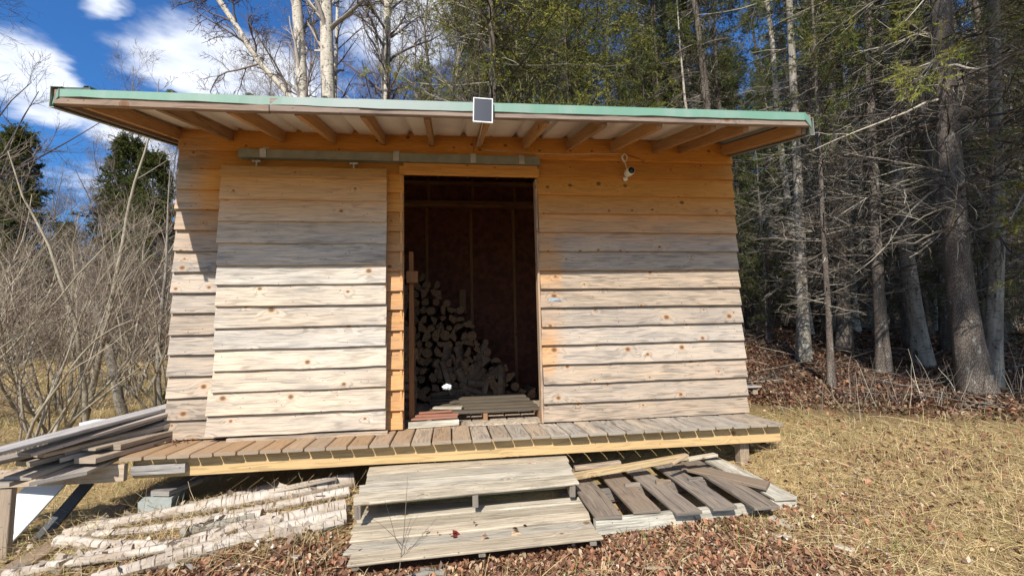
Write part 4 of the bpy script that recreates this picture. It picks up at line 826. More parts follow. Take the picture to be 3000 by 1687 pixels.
for o in (sap, sap2): o['label'] = LBARE
rg = np.random.default_rng(77)
spots = [(4.4, 9.2), (6.2, 11.5), (5.0, 13.5), (8.6, 12.5), (3.2, 15.5), (7.4, 15.5), (.2, 10.5), (2.6, 8.2), (3.6, 12), (-.6, 13), (5.2, 10), (-3.8, 12.5), (1.0, 14), (-6, 15), (7.2, 9.5), (2.0, 17)]
for k, (x, y) in enumerate(spots): copy_thing((sap, sap2)[k % 2], g3(x, y), rg.uniform(0, 6), rg.uniform(.8, 1.15), LBARE, GBARE)
# --- left side: brush and far trees
far = [(rg.uniform(-34, -5), rg.uniform(14, 40)) for _ in range(70)]
for k, (x, y) in enumerate(far):
    copy_thing((sap, sap2)[k % 2], g3(x, y), rg.uniform(0, 6), rg.uniform(.5, .85), 'leafless tree in the grey wood beyond the left-hand clearing', 'bare trees beyond the clearing')
def make_shrub(name, label, group, seed, n, H, r, barkm='alder', out=.55, m=(8, 5, 3), pal=None, cat='shrub', wig=.07):
    rg = np.random.default_rng(seed); e = empty(name, (0, 0, 0), label, cat, group); az = rg.uniform(0, 6.28, n); o = rg.uniform(.1, out, n)
    D = np.stack([np.cos(az)*o, np.sin(az)*o, np.ones(n)], 1); p0 = np.stack([rg.normal(0, .15, n), rg.normal(0, .15, n), np.full(n, -.08)], 1); L = H*rg.uniform(.6, 1.1, n)
    P1 = grow(p0, D, L, 10, wig, -.01, rg); R1 = taper(r*rg.uniform(.5, 1.1, n), 10, .2); mb = MB(); tubes(mb, P1, R1, 7, (.5, .5, .5, 1)); mb.build('stems', MAT[barkm], e, smooth=True)
    pal = pal if pal is not None else np.array([[.36, .30, .22], [.28, .22, .17], [.44, .38, .29], [.20, .14, .11]])
    w_ = MB(); P, Rr, Lf = P1, R1, H*.5
    for k, (mm, ns) in enumerate(zip(m, (6, 4, 3))):
        a = spawn(P, Rr, mm, .2, 1, .3, .8, .5, Lf*.75, rg); P = grow(a[0], a[1], a[3], ns, wig*1.3, .03, rg); Rr = taper(np.maximum(a[2], .0018), ns, .4); tubes(w_, P, Rr, 3, tw(len(P), rg, pal=pal)); Lf *= .5
    w_.build('branches', MAT['twig'], e); return e
shA = make_shrub('alder_shrub', None, None, 31, 7, 3.6, .035); shB = make_shrub('alder_shrub', None, None, 32, 9, 3.0, .024, out=.8, wig=.09)
shC = make_shrub('thicket_shrub', None, None, 33, 16, 2.4, .014, barkm='greybark', out=.7, m=(8, 6, 3), pal=np.array([[.20, .155, .125], [.28, .22, .17], [.13, .10, .085]]))
LSH = 'pale multi-stemmed leafless alder standing in the dry grass at the left'
GSH = 'alders left of the shed'
sh = [(shA, -3.4, 1.6, .3, 1.), (shB, -2.9, 2.9, .9, 1.), (shB, -1.9, 3.4, 5.4, .9), (shB, -4.3, 1.9, 2.6, 1.05), (shB, -5.3, 4.3, 1.6, 1.2), (shA, -3.6, 5.6, 3.9, 1.1), (shB, -2.6, 6.0, .5, 1.1), (shB, -2.4, 1.9, 2., .9), (shA, -5.0, 3.2, 4.2, 1.15), (shB, -4.2, 4.4, 5., 1.15), (shB, -3.2, .8, 3.3, .95), (shA, -6.6, 5.0, 1., 1.2), (shB, -7.5, 7.0, .4, 1.3), (shA, -5.6, 7.4, 2.4, 1.2)]
u = set()
for o, x, y, rz, s_ in sh:
    if id(o) not in u: u.add(id(o)); o.location = g3(x, y); o.rotation_euler = (0, 0, rz); o.scale = (s_,)*3; q = o
    else: q = copy_thing(o, g3(x, y), rz, s_)
    q['label'] = LSH; q['group'] = GSH
near_ = make_bare('bare_tree', 'near leafless tree at the left frame edge spreading fine dark twigs over the sky', None, 27, 9.5, .09, t0=.25, nb=34, wobble=.07, m=(8, 6, 4), sp=.42, pal=np.array([[.10, .08, .08], [.16, .13, .12]])); placed(near_, -6.6, 4.6)
LTH = 'dense knee-high to head-high leafless thicket shrub along the edge of the clearing'; GTH = 'thicket beyond the clearing'; first = True
for k in range(120):
    x, y = (rg.uniform(-26, -3.6), rg.uniform(10, 19)) if k < 90 else (rg.uniform(-3.6, -.6), rg.uniform(7.5, 13))
    s_ = rg.uniform(.8, 1.7)
    if first: shC.location = g3(x, y); q = shC; first = False
    else: q = copy_thing(shC, g3(x, y), rg.uniform(0, 6.28), s_)
    q['label'] = LTH; q['group'] = GTH
# leaning snags
def snag(label, pts, r0, r1, Yd, barkm='greybark', nb=5):
    P = np.array([at(x, y, Yd+d) for x, y, d in pts]); P = P[np.argsort(P[:, 2])]; base = P[0].copy(); base[2] = min(base[2], float(gz(base[0], base[1])))-.05; P[0] = base
    s = np.linspace(0, len(P)-1, 14); i = np.minimum(s.astype(int), len(P)-2); f = (s-i)[:, None]; Q = P[i]*(1-f)+P[i+1]*f; Q[1:-1] += smooth_noise(12, .012)[:, None]
    return make_bare('dead_tree', label, None, int(r0*1e4), np.linalg.norm(Q[-1]-Q[0]), r0, T=Q-base, Rt=np.linspace(r0, r1, 14)*(1+smooth_noise(14, .04)), nb=nb, t0=.5, m=(3, 3, 2), barkm=barkm, sp=.35), base
for lab, pts, r0, r1, Yd, b_ in [('broken dead trunk with blotchy bark leaning left near the wall corner', [(312, 1038, 0), (290, 940, 0), (265, 850, 0), (238, 775, 0)], .075, .05, 4.0, 'greybark'),
        ('dark thin dead stem between the broken trunk and the shed', [(408, 1000, 0), (396, 930, 0), (400, 860, 0), (415, 700, 0), (420, 560, 0), (428, 430, 0)], .045, .008, 4.6, 'greybark'),
        ('thick pale alder trunk rising to the right at the left edge', [(205, 1070, 0), (240, 950, 0), (275, 800, 0), (300, 650, 0), (335, 480, 0), (380, 330, 0), (400, 200, 0)], .042, .005, 3.2, 'alder'),
        ('smooth grey upright stem in front of the pale alder trunk', [(205, 1100, 0), (208, 980, 0), (198, 850, 0), (185, 790, 0), (130, 640, 0), (60, 500, 0), (20, 380, 0)], .035, .006, 2.4, 'alder')]:
    e, b = snag(lab, pts, r0, r1, Yd, b_); e.location = tuple(float(a) for a in b)
lump('mossy_stump', on_ground(408, 1010, .05)+[0.05, .3, -.05], .28, 'moss', 'mossy rounded stump behind the plank pile by the wall corner', 'stump', (1, .8, .8), 9)

# --- spruces
spA = make_spruce('spruce_tree', None, None, 41, 13.5, .13, .7, 5.0, 1.9, 1.0)
spB = make_spruce('spruce_tree', None, None, 42, 12, .10, .6, 4.0, 1.7, 1.0)
spC = make_spruce('spruce_tree', None, None, 43, 14.5, .11, .6, 7.5, 1.6, .8, deadden=1.2, pal=NP*.85)
spD = make_spruce('spruce_tree', None, None, 44, 9, .11, .4, 1.2, 1.8, 1.1)
spF = make_spruce('spruce_tree', None, None, 48, 9, .12, .3, .7, 2.0, 2.6, pal=NP*.85, nn=1.5, nl=.06, nw=.018, branchcol=TW*.6)
spG = make_spruce('spruce_tree', None, None, 45, 11.5, .14, 1.5, 2.2, 2.9, 1.45, pal=NPB, m3=5)
used = set()
def spruce(o, x, y, rz, s_, label, group=None, tilt=(0, 0)):
    if id(o) not in used: used.add(id(o)); o.location = g3(x, y); o.rotation_euler = (tilt[0], tilt[1], rz); o.scale = (s_,)*3; q = o; q['label'] = label
    else: q = copy_thing(o, g3(x, y), rz, s_, label, group, tilt)
    if group: q['group'] = group
    return q
spruce(spG, 3.0, 5.2, .4, 1., 'broad bright olive-green spruce directly behind the middle of the roof')
spruce(spG, 5.3, 6.6, 2.6, .95, 'second olive-green spruce behind the roof, right of the broad bright one')
spruce(spB, 1.5, 9.6, 1., .72, 'dark slim spruce behind the roof just right of the slender birch')
for (px, py, Y, lab) in ((320, 352, 15, 'pointed dark spruce beyond the clearing, taller of the two near the wall'), (392, 385, 13, 'shorter pointed spruce beside the wall corner beyond the clearing'), (38, 330, 12, 'dark dense spruce at the left frame edge beyond the brush'), (165, 560, 20, 'small distant spruce between the left edge spruce and the pointed pair')):
    p_ = at(px, py, Y); zg = float(gz(p_[0], p_[1])); spruce(spF, p_[0], Y, px, (p_[2]-zg)/9, lab)
GF = 'spruces of the dense forest right of the shed'; LF_ = 'thin dead-branched spruce deep in the dense forest right of the shed'
pts = []
rg = np.random.default_rng(5)
tries = 0
while len(pts) < 84 and tries < 6000:
    tries += 1; a = rg.uniform(R(2), R(60)); d = 9.5+rg.uniform(0, 1)**.8*26; x, y = CAM[0]+d*math.sin(a), CAM[1]+d*math.cos(a)
    if y < 1.8 or (x < 7 and y < 5.6) : continue
    if a < R(24) and rg.uniform() < .72: continue
    if all((x-p_[0])**2+(y-p_[1])**2 > (1.1+.03*d)**2 for p_ in pts): pts.append((x, y))
for k, (x, y) in enumerate(pts): spruce((spA, spB, spC, spC, spA)[k % 5], x, y, rg.uniform(0, 6.28), rg.uniform(.8, 1.15), LF_, GF, (rg.normal(0, .025), rg.normal(0, .025)))
spE = make_spruce('pale_tree', None, None, 47, 12, .085, 1.2, 8.5, 1.3, .7, barkm='birch', deadden=.5)
for k, (x, y) in enumerate([(9.6, 5.0), (11.2, 6.1), (12.5, 4.8), (10.4, 8.2), (14.2, 7.4), (9.0, 7.6), (13.2, 10.5), (16.0, 9.0), (8.2, 6.3), (15.0, 12.6), (11.8, 12.2), (6.6, 8.4), (17.2, 6.2)]): spruce(spE, x, y, k*1.7, rg.uniform(.75, 1.1), 'slim pale-barked tree among the dark trunks of the forest', 'pale-barked trees in the forest', (rg.normal(0, .04), rg.normal(0, .04)))
# named trunks at the forest edge
def edge_tree(name, label, pts, r0, Yd, seed, bark_, z_dead, z_green, spread, H=9., dens=.8, deadden=1., pal=NP, taperf=.7, **kw):
    P = np.array([at(x, y, Yd+d) for x, y, d in pts]); base = g3(P[0, 0], P[0, 1]); P[0] = base; s = np.concatenate([[0], np.cumsum(np.linalg.norm(np.diff(P, axis=0), axis=1))])
    d = nrm(P[-1]-P[-2]); P = np.vstack([P, P[-1]+d*max(1., H-s[-1])]); s = np.append(s, s[-1]+max(1., H-s[-1])); q = np.linspace(0, s[-1], 22); Q = np.stack([np.interp(q, s, P[:, k]) for k in range(3)], 1); Q[1:-1] = (Q[:-2]+2*Q[1:-1]+Q[2:])/4
    Q -= base; Ht = Q[-1, 2]; rg = np.random.default_rng(seed); e = empty(name, base, label, 'tree'); Rt = r0*np.linspace(1, 1-taperf, 22)*(1+.5*np.exp(-np.arange(22)*1.1)); mb = MB(); tubes(mb, (Q+base)[None], Rt[None], 14, (.5, .5, .5, 1), rough=.045); mb.build('trunk', MAT[bark_], e, smooth=True)
    w_, lf = MB(), MB()
    for live, z0, z1, num in ((0, z_dead, z_green, int(22*deadden*(z_green-z_dead))), (1, z_green, Ht*.98, int(12*dens*(Ht-z_green)))):
        if num < 1: continue
        z = rg.uniform(z0, z1, num); p0 = np.stack([np.interp(z, Q[:, 2], Q[:, k]) for k in range(3)], 1)+base; az = rg.uniform(0, 6.28, num); D = np.stack([np.cos(az), np.sin(az), rg.normal(-.05, .2, num)], 1); L = spread*rg.uniform(.35, 1.1, num)*(1 if live else .75)
        P1 = grow(p0, D, L, 6, .12, 0, rg); R1 = taper(.005+.007*L, 6, .25); tubes(w_, P1, R1, 4, tw(num, rg)); a = spawn(P1, R1, 9, .1, 1, .5, 1.1, .55, .34*spread, rg, .4); P2 = grow(a[0], a[1], a[3], 4, .16, -.02, rg); R2 = taper(np.maximum(a[2], .0018), 4, .4); tubes(w_, P2, R2, 3, tw(len(P2), rg))
        b = spawn(P2, R2, 4, .1, 1, .5, 1.1, .7, .13*spread, rg, .3); P3 = grow(b[0], b[1], b[3], 2, .15, 0, rg); tubes(w_, P3, taper(np.maximum(b[2], .0014), 2, .5), 3, tw(len(P3), rg))
        if live: needles(lf, P2[:, 1:], 26, .03, .006, rg, pal); needles(lf, P3, 18, .03, .006, rg, pal)
    if lf.n: lf.build('crown', MAT['needle'], e)
    w_.build('branches', MAT['twig'], e); return e
edge_tree('spruce_tree', 'straight grey spruce trunk just right of the roof corner', [(2022, 905, 0), (2012, 560, 0), (2000, 300, 0), (1990, 100, 0)], .085, 2.6, 51, 'greybark', 1.2, 4.5, 1.5, 10)
edge_tree('spruce_tree', 'thin knotty sapling trunk closest to the shed at the forest edge', [(2092, 982, 0), (2085, 800, 0), (2072, 600, 0), (2060, 350, 0)], .038, 1.3, 52, 'spruce', .9, 3.0, 1.0, 6, deadden=1.3)
edge_tree('spruce_tree', 'straight dark mossy trunk in the middle of the forest edge', [(2224, 940, 0), (2208, 700, 0), (2195, 400, 0), (2185, 100, 0)], .075, 1.6, 53, 'spruce', 1.1, 4.2, 1.5, 10)
edge_tree('birch_tree', 'brown peeling birch trunk leaning left at the forest edge', [(2330, 965, 0), (2310, 830, 0), (2275, 600, 0), (2250, 380, 0), (2235, 150, 0)], .095, 1.9, 54, 'greybark', 2.0, 4.8, 1.3, 10, deadden=.5)
edge_tree('spruce_tree', 'thickest forked spruce trunk with flared root at the right', [(2462, 1010, 0), (2430, 850, 0), (2402, 600, 0), (2385, 350, 0), (2370, 50, 0)], .125, .55, 55, 'spruce', 1.7, 4.2, 2.1, 12, taperf=.45)
edge_tree('spruce_tree', 'lichen-spotted grey trunk directly right of the thickest spruce', [(2500, 1010, 0), (2500, 800, 0), (2512, 600, 0), (2505, 300, 0), (2500, 50, 0)], .075, .75, 56, 'greybark', 1.2, 4.0, 1.6, 10, taperf=.4)
edge_tree('dead_tree', 'pale bleached dead trunk deeper in the forest between the dark trunks', [(2180, 790, 0), (2172, 650, 0), (2165, 520, 0), (2160, 420, 0)], .12, 5.6, 57, 'birch', 1.0, 4.5, 1.2, 7, deadden=.6)
edge_tree('dead_tree', 'pale sunlit trunk behind the leaning birch in the forest', [(2265, 770, 0), (2258, 650, 0), (2250, 520, 0), (2245, 420, 0)], .08, 5.4, 58, 'birch', 1.0, 4.5, 1.2, 7, deadden=.6)
edge_tree('dead_tree', 'slim sunlit grey trunk left of the bleached dead trunk', [(2150, 775, 0), (2140, 600, 0), (2130, 450, 0), (2128, 380, 0)], .06, 5.0, 59, 'birch', 1.0, 4.5, 1.2, 7, deadden=.6)
# trees standing out of the frame on the right whose shade falls on the forest edge
spS = make_spruce('spruce_tree', None, None, 46, 22., .11, 14.2, 15.3, 2.5, 2.2, m3=6, nn=1.8, nl=.07, nw=.02)
spruce(spA, 8.6, -2.4, 1., 1.05, 'spruce just beyond the right frame edge, nearest the camera'); LSS = 'tall spruce behind the viewer whose crown shades the forest edge'; spruce(spS, 3.0, -14.2, .3, 1., LSS, 'tall spruces behind the viewer'); spruce(spS, 5.4, -13.6, 2.3, 1., LSS, 'tall spruces behind the viewer')
def bough(label, root, tip, n, seed, pal, droop=-.08, dead=False, r=.016):
    rg = np.random.default_rng(seed); root, tip = np.array(root), np.array(tip); L = np.linalg.norm(tip-root); w_, lf = MB(), MB(); P1 = grow(root[None], (tip-root)[None]+[[0, 0, -droop*L]], L, 9, .04, droop*.35, rg); R1 = taper(np.array([r]), 9, .2); tubes(w_, P1, R1, 6, tw(1, rg))
    a = spawn(P1, R1, n, .12, 1, .5, 1.0, .5, .42*L, rg, .6); P2 = grow(a[0], a[1], a[3], 5, .1, -.02, rg); R2 = taper(np.maximum(a[2], .002), 5, .4); tubes(w_, P2, R2, 3, tw(len(P2), rg))
    b = spawn(P2, R2, 8, .1, 1, .5, 1.0, .6, .11*L+.05, rg, .5); P3 = grow(b[0], b[1], b[3], 3, .1, -.02, rg); tubes(w_, P3, taper(np.maximum(b[2], .0014), 3, .5), 3, tw(len(P3), rg))
    if not dead: needles(lf, P2[:, 1:], 50, .024, .0045, rg, pal); needles(lf, P3, 34, .024, .0045, rg, pal)
    e = empty('spruce_bough', root, label, 'branch', 'spruce boughs hanging in at the forest edge'); w_.build('twigs', MAT['twig'], e)
    if lf.n: lf.build('needles', MAT['needle'], e)
    return e
bough('sunlit yellow-green spruce bough in front of the thickest trunk', at(2400, 130, .2), at(2225, 235, -.2), 16, 61, NPB*1.15)
bough('dark green bough entering at the right frame edge halfway down', at(2640, 420, -.3), at(2470, 560, -.2), 16, 62, NPB*.7)
bough('green bough high in front of the forest above the yellow-green one', at(2300, -60, .6), at(2080, 60, .4), 14, 63, NPB*.8)
bough('olive bough dipping from the top edge right of the solar panel', at(2420, -80, .2), at(2280, 30, .0), 12, 64, NPB)

# ---------------------------------------------------------------- forest infill: low green spruces, thicket, far trees
rg = np.random.default_rng(91)
pts2 = []; tries = 0
while len(pts2) < 46 and tries < 4000:
    tries += 1; a = rg.uniform(R(16), R(62)); d = rg.uniform(11, 34); x, y = CAM[0]+d*math.sin(a), CAM[1]+d*math.cos(a)
    if y < 2.5 or x < 6: continue
    if all((x-p_[0])**2+(y-p_[1])**2 > (1.2+.03*d)**2 for p_ in pts2+pts): pts2.append((x, y))
for k, (x, y) in enumerate(pts2): spruce(spD, x, y, rg.uniform(0, 6.28), rg.uniform(.35, .9), 'young spruce with low green boughs in the understorey of the forest', 'young spruces in the forest', (rg.normal(0, .03), rg.normal(0, .03)))
for k in range(58):
    a = rg.uniform(R(20), R(62)); d = rg.uniform(11.5, 30); x, y = CAM[0]+d*math.sin(a), CAM[1]+d*math.cos(a)
    if y < 3 or x < 6: continue
    copy_thing(shC, g3(x, y), rg.uniform(0, 6.28), rg.uniform(.6, 1.2), 'tangle of leafless brush among the trunks of the forest', 'brush in the forest')
for k in range(70):
    a = rg.uniform(R(-56), R(62)); d = rg.uniform(36, 62) if a > 0 else rg.uniform(34, 60); x, y = CAM[0]+d*math.sin(a), CAM[1]+d*math.cos(a)
    if y < 6: continue
    if a > R(24): spruce(spB, x, y, rg.uniform(0, 6.28), rg.uniform(.9, 1.3), 'far spruce closing the view at the back of the forest', 'far spruces at the back of the forest')
    else: copy_thing((sap, sap2)[k % 2], g3(x, y), rg.uniform(0, 6), rg.uniform(.5, .8), 'leafless tree in the grey wood beyond the left-hand clearing', 'bare trees beyond the clearing')

# ---------------------------------------------------------------- ground cover
def fan(N, a0, a1, d0, d1, rg, p=1.):
    a = rg.uniform(R(a0), R(a1), N); d = d0*(d1/d0)**(rg.uniform(0, 1, N)**p); return CAM[0]+d*np.sin(a), CAM[1]+d*np.cos(a), d
def free(x, y, m_=0.):
    ok = ~((x > -.05) & (x < 4.85) & (y > -.32) & (y < 3.2))
    ok &= ~((x > 1.5-m_) & (x < 3.02+m_) & (y > -1.34-m_) & (y < -.3)); ok &= ~((x > 2.98) & (x < 4.42) & (y > -1.19) & (y < -.2) & (m_ >= 0)); return ok
def blades(mb, x, y, d, L, wd, lift, lean, az, col, rg, curve=.5, zoff=0.):
    N = len(x); n = 4; P0 = np.stack([x, y, gz(x, y)+zoff], 1); h = np.stack([np.cos(az), np.sin(az), np.zeros(N)], 1); up = np.array([0, 0, 1.]); P = [P0]; th = lift.copy()
    for k in range(n-1):
        D = h*np.cos(th)[:, None]+up*np.sin(th)[:, None]; P.append(P[-1]+D*(L/(n-1))[:, None]); th = th-curve*rg.uniform(.3, 1.3, N)
    P = np.stack(P, 1); P[..., 2] = np.maximum(P[..., 2], gz(P[..., 0], P[..., 1])+.004); sd = np.stack([-h[:, 1], h[:, 0], rg.normal(0, .5, N)], 1); sd = nrm(sd)[:, None]*(wd[:, None]*np.array([1, .9, .65, .15])[None])[..., None]/2
    V = np.stack([P-sd, P+sd], 2).reshape(-1, 3); i = np.arange(N)[:, None]*(2*n)+np.arange(n-1)[None]*2; i = i.ravel(); mb.add(V, np.stack([i, i+1, i+3, i+2], 1), None, np.repeat(col, 2*n, 0))
SP = np.array([[.58, .44, .22], [.70, .57, .33], [.42, .30, .15], [.50, .37, .18], [.30, .20, .11], [.66, .50, .26]]); GP = np.array([[.16, .21, .04], [.24, .26, .06], [.32, .31, .11]])
rg = np.random.default_rng(101)
def gcol(x, y, N, rg, gr):
    c = SP[rg.integers(0, 6, N)]; g_ = rg.uniform(0, 1, N) < gr; c = np.where(g_[:, None], GP[rg.integers(0, 3, N)], c); return c*rg.uniform(.75, 1.15, (N, 1))
mb = MB(); N = 290000
x, y, d = fan(N, -50, 62, 2.2, 26, rg); li, fo = zones(x, y); green = .10+.75*np.clip(vnoise(x, y, 1.3, 6)*1.4-.2, 0, 1)+.45*np.exp(-((y-.35)**2)/.25)*(x > 4.8)
keep = free(x, y, .03) & (rg.uniform(0, 1, N) > np.clip(.80*li+.97*fo, 0, 1)) & (rg.uniform(0, 1, N) < .6+.4*vnoise(x, y, 2.3, 4)); x, y, d, green = x[keep], y[keep], d[keep], green[keep]; N = len(x)
far_ = np.clip(d/6, 1, 3.5); left = (x < 0) & (y > .6)
L = rg.uniform(.04, .13, N)*np.where(left, 2., 1.); blades(mb, x, y, d, L, .0028*far_*rg.uniform(.7, 1.3, N), rg.uniform(.2, 1.5, N), 0, rg.uniform(0, 6.28, N), gcol(x, y, N, rg, green), rg, .35)
N = 95000; x, y, d = fan(N, -50, 62, 2.2, 24, rg); li, fo = zones(x, y); keep = free(x, y, .03) & (rg.uniform(0, 1, N) > np.clip(.86*li+.97*fo, 0, 1)); x, y, d = x[keep], y[keep], d[keep]; N = len(x); far_ = np.clip(d/6, 1, 3.5)
left = (x < 0) & (y > .6); az = rg.uniform(0, 6.28, N)*.6+vnoise(x, y, .8, 9)*2.
blades(mb, x, y, d, rg.uniform(.08, .30, N)*(1+1.0*(rg.uniform(0, 1, N) > .9)), .0027*far_*rg.uniform(.7, 1.3, N), np.where(left, rg.uniform(.2, 1.1, N), rg.uniform(.0, .45, N)), 0, az, gcol(x, y, N, rg, .04)*1.15, rg, .22)
tag(mb.build('dry_grass', MAT['grass']), 'matted straw-coloured dry grass with green tufts', kind='stuff')
# leaf litter
def leaves(mb, x, y, sz, pal, rg, zoff=.0, tilt=.45, z=None):
    N = len(x); a = rg.uniform(0, 6.28, N); u_ = np.stack([np.cos(a), np.sin(a), rg.normal(0, tilt, N)], 1); v_ = np.stack([-np.sin(a), np.cos(a), rg.normal(0, tilt, N)], 1); c = np.stack([x, y, (gz(x, y) if z is None else z)+zoff+rg.uniform(0, .02, N)], 1)
    s_ = sz[:, None]; f = rg.uniform(-.3, .5, N)[:, None]*s_*np.array([0, 0, 1.]); V = np.stack([c-u_*s_*.6, c-u_*s_*.15-v_*s_*.36+f, c+u_*s_*.25-v_*s_*.3+f*.8, c+u_*s_*.62+f*.2, c+u_*s_*.22+v_*s_*.33+f, c-u_*s_*.2+v_*s_*.35+f], 1)
    i = np.arange(N)[:, None]*6; F = np.concatenate([i+np.array([[0, 1, 2, 3]]), i+np.array([[0, 3, 4, 5]])]); cc = pal[rg.integers(0, len(pal), N)]*rg.uniform(.6, 1.25, (N, 1)); mb.add(V.reshape(-1, 3), F, None, np.repeat(cc, 6, 0))
LP = np.array([[.26, .11, .06], [.36, .18, .10], [.17, .075, .045], [.40, .26, .16], [.31, .155, .09], [.20, .11, .075], [.42, .31, .20], [.13, .065, .04]])
mb = MB(); N = 85000; x = rg.uniform(-1.2, 6.5, N); y = rg.uniform(-2.4, -.55, N); li, fo = zones(x, y); pr = np.clip(li+.04+.12*(vnoise(x, y, 2.1, 2) > .45), 0, 1); k = free(x, y, -.09) & (rg.uniform(0, 1, N) < pr); x, y = x[k], y[k]; leaves(mb, x, y, rg.uniform(.008, .031, len(x)), LP*1.08, rg, tilt=.7)
N = 2200; x, y = rg.uniform(4.2, 9, N), rg.uniform(-1.8, 1.5, N); leaves(mb, x, y, rg.uniform(.02, .04, N), LP*1.1, rg)
tag(mb.build('leaf_litter', MAT['leaf']), 'brown fallen leaves covering the ground in front of the steps', kind='stuff')
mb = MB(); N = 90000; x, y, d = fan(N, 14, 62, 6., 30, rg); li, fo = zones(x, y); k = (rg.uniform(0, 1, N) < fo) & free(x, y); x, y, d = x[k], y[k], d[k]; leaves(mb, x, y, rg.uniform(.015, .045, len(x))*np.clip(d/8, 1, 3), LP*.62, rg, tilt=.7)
tag(mb.build('forest_litter', MAT['leaf']), 'rusty leaf litter on the forest floor', kind='stuff')
# wood chips and sawdust crumbs
mb = MB(); N = 1500; x = rg.uniform(-.6, 5, N); y = rg.uniform(-1.9, -.5, N); k = free(x, y); x, y = x[k], y[k]; leaves(mb, x, y, rg.uniform(.008, .022, len(x)), np.array([[.6, .5, .38], [.5, .36, .22], [.66, .6, .5]]), rg, .008)
tag(mb.build('wood_chips', MAT['leaf']), 'small pale wood chips scattered in the litter', kind='stuff')
# twigs on the forest floor and standing dead stalks at its edge
mb = MB(); N = 1500; x, y, d = fan(N, 18, 62, 6.5, 22, rg); li, fo = zones(x, y); k = rg.uniform(0, 1, N) < fo; x, y, d = x[k], y[k], d[k]; N = len(x); a = rg.uniform(0, 6.28, N); P = grow(np.stack([x, y, gz(x, y)+.015], 1), np.stack([np.cos(a), np.sin(a), rg.uniform(0, .25, N)], 1), rg.uniform(.15, .9, N), 4, .1, -.01, rg); tubes(mb, P, taper(rg.uniform(.002, .0075, N), 4, .4), 4, tw(N, rg, .7, 1.25)); tag(mb.build('fallen_twigs', MAT['twig']), 'dead twigs and sticks strewn on the forest floor', kind='stuff')
mb = MB(); N = 130; x = rg.uniform(5.6, 9.3, N); y = rg.uniform(.1, .8, N)-.05*(x-5.6); P = grow(np.stack([x, y, gz(x, y)], 1), np.stack([rg.normal(0, .35, N), rg.normal(0, .25, N), np.ones(N)], 1), rg.uniform(.15, .62, N), 5, .08, 0, rg); tubes(mb, P, taper(rg.uniform(.002, .004, N), 5, .4), 4, tw(N, rg, .9, 1.5)); tag(mb.build('dead_stalks', MAT['twig']), 'thin dead weed stalks standing along the forest edge', kind='stuff')
mb = MB(); N = 420; x = rg.uniform(-1.3, 2., N); y = rg.uniform(-1.35, -.3, N); k = free(x, y); x, y = x[k], y[k]; N = len(x); P = grow(np.stack([x, y, gz(x, y)+.02], 1), np.stack([rg.normal(0, 1, N), rg.normal(0, .6, N), rg.uniform(.05, .9, N)], 1), rg.uniform(.1, .4, N), 5, .16, -.06, rg); tubes(mb, P, taper(rg.uniform(.001, .0022, N), 5, .5), 3, np.hstack([SP[rg.integers(0, 5, N)]*.8, np.ones((N, 1))])); tag(mb.build('weed_stalks', MAT['twig']), 'wiry dead weed stalks poking up between the birch logs', kind='stuff')
# leaves lying on the deck and steps
mb = MB(); x = np.concatenate([rg.normal(-.0, .09, 60), rg.uniform(1.6, 2.9, 14)]); y = np.concatenate([rg.normal(-.1, .06, 60), rg.uniform(-1.25, -1.0, 14)]); z = np.where(y > -.6, .002, np.interp(y, [-1.32, -.95], [-.425, -.40])); leaves(mb, x, y, rg.uniform(.012, .03, len(x)), LP, rg, 0, .3, z); tag(mb.build('dry_leaves', MAT['leaf']), 'dry leaves blown against the left wall corner and onto the lower step', kind='stuff')

# small things lying on and growing by the steps
def on_plane(px, py, z):
    d = AF+AR*(px*K-1500)/FPX-AU*(py*K-843.5)/FPX; return CAM+d*(z-CAM[2])/d[2]
b_ = on_ground(1003, 1452); w_ = MB(); d_ = at(1012, 1200, b_[1]+.05)
P = grow(b_[None], (d_-b_)[None], np.linalg.norm(d_-b_), 9, .03, 0, rg); tubes(w_, P, taper(np.array([.0032]), 9, .35), 5, tw(1, rg, .8, 1.))
a = spawn(P, taper(np.array([.0032]), 9, .35), 5, .15, .6, .5, .9, .6, .3, rg); P2 = grow(a[0], a[1], a[3], 4, .12, .03, rg); tubes(w_, P2, taper(np.maximum(a[2], .0012), 4, .5), 4, tw(len(P2), rg, .8, 1.))
tag(w_.build('dead_weed', MAT['twig'], origin=b_), 'single thin dead weed stem standing in front of the steps', 'plant')
lump('bracket_fungus', on_plane(1298, 1342, -.425), .036, 'tan', 'brown flaky clump on the lower step towards the right', 'fungus', (1, .9, .3), 3, .3)
q = on_plane(1142, 1348, -.428); mb = MB(); n_ = 9; leaves(mb, q[0]+rg.normal(0, .012, n_), q[1]+rg.normal(0, .01, n_), rg.uniform(.02, .034, n_), np.array([[.20, .03, .025], [.28, .06, .04]]), rg, .002, .7, np.full(n_, q[2]))
tag(mb.build('red_leaf', MAT['leaf']), 'dark red curled leaf lying on the middle of the lower step', 'leaf')
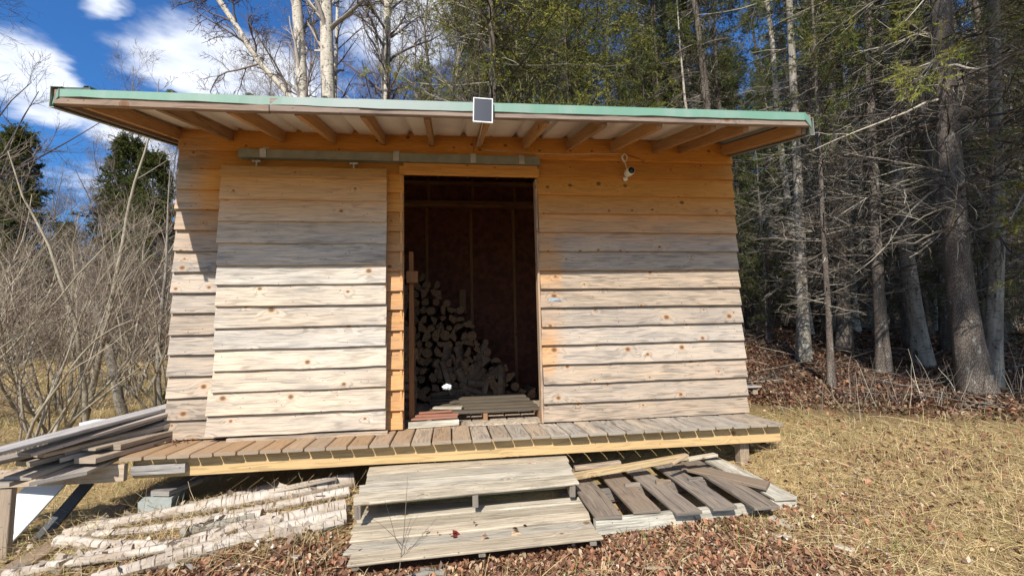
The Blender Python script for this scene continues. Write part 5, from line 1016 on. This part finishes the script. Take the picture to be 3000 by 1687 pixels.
for k, (px, py, l_, w2) in enumerate([(560, 1340, .07, .035), (585, 1322, .06, .03), (735, 1395, .05, .025), (640, 1448, .05, .03), (1940, 1345, .12, .03), (1620, 1425, .14, .02), (2230, 1290, .05, .02), (2095, 1225, .05, .012), (560, 1425, .12, .03), (180, 1430, .06, .03)]):
    q = on_ground(px, py, .02); az_ = rg.uniform(-.8, .8); plank('wood_offcut', q, q+np.array([math.cos(az_), math.sin(az_), 0])*l_, w2, .012, ('pallet', 'birchlog', 'tan')[k % 3], 'small pale wood offcut lying in the litter in front of the shed', 'wood scrap', 'wood offcuts scattered on the ground')

# more foliage along the forest edge and in its depth
for k, (rx, ry, ry_, tx, ty, ty_, pal) in enumerate([(2600, 40, .9, 2440, 150, .5, NPB*.8), (2700, 260, .4, 2500, 330, .0, NPB*.7), (2150, -120, 1.8, 2040, 40, 1.6, NPB*.7), (2560, -100, .8, 2450, 60, .4, NPB*.9), (1930, -60, 3.8, 1850, 90, 3.4, NPB*.75), (2100, 330, 3.2, 1960, 430, 2.9, NPB*.6), (2680, 560, .1, 2540, 690, -.1, NPB*.6), (2330, 300, 2.6, 2240, 420, 2.2, NPB*.65), (2420, 480, 2.2, 2330, 600, 2.0, NPB*.6)]):
    q = bough('drooping green bough among the dark branches of the forest edge', at(rx, ry, ry_), at(tx, ty, ty_), 13, 80+k, pal, r=.012)
rg = np.random.default_rng(14)
for k in range(34):
    a = rg.uniform(R(26), R(62)); d = rg.uniform(16, 36); x, y = CAM[0]+d*math.sin(a), CAM[1]+d*math.cos(a); spruce(spD, x, y, rg.uniform(0, 6.28), rg.uniform(.6, 1.2), 'young spruce with low green boughs in the understorey of the forest', 'young spruces in the forest')
for k, (x, y, s_) in enumerate([(8.4, 4.6, .5), (10.2, 3.4, .55), (9.2, 6.4, .6), (11.6, 4.2, .5), (7.6, 5.6, .45), (12.6, 6.6, .7), (10.9, 7.4, .65), (9.9, 1.9, .35)]): spruce(spD, x, y, k*1.1, s_, 'young spruce with low green boughs in the understorey of the forest', 'young spruces in the forest')
# loose birch bark flakes and sticks among the logs
mb = MB(); N = 170; x = rg.uniform(-.6, 1.45, N); y = rg.uniform(-1.15, -.4, N); k = free(x, y); x, y = x[k], y[k]; leaves(mb, x, y, rg.uniform(.015, .055, len(x)), np.array([[.55, .47, .38], [.36, .24, .16], [.22, .15, .11], [.62, .57, .5]]), rg, .015, .6); tag(mb.build('bark_flakes', MAT['leaf']), 'curled bark flakes strewn between the birch logs', kind='stuff')
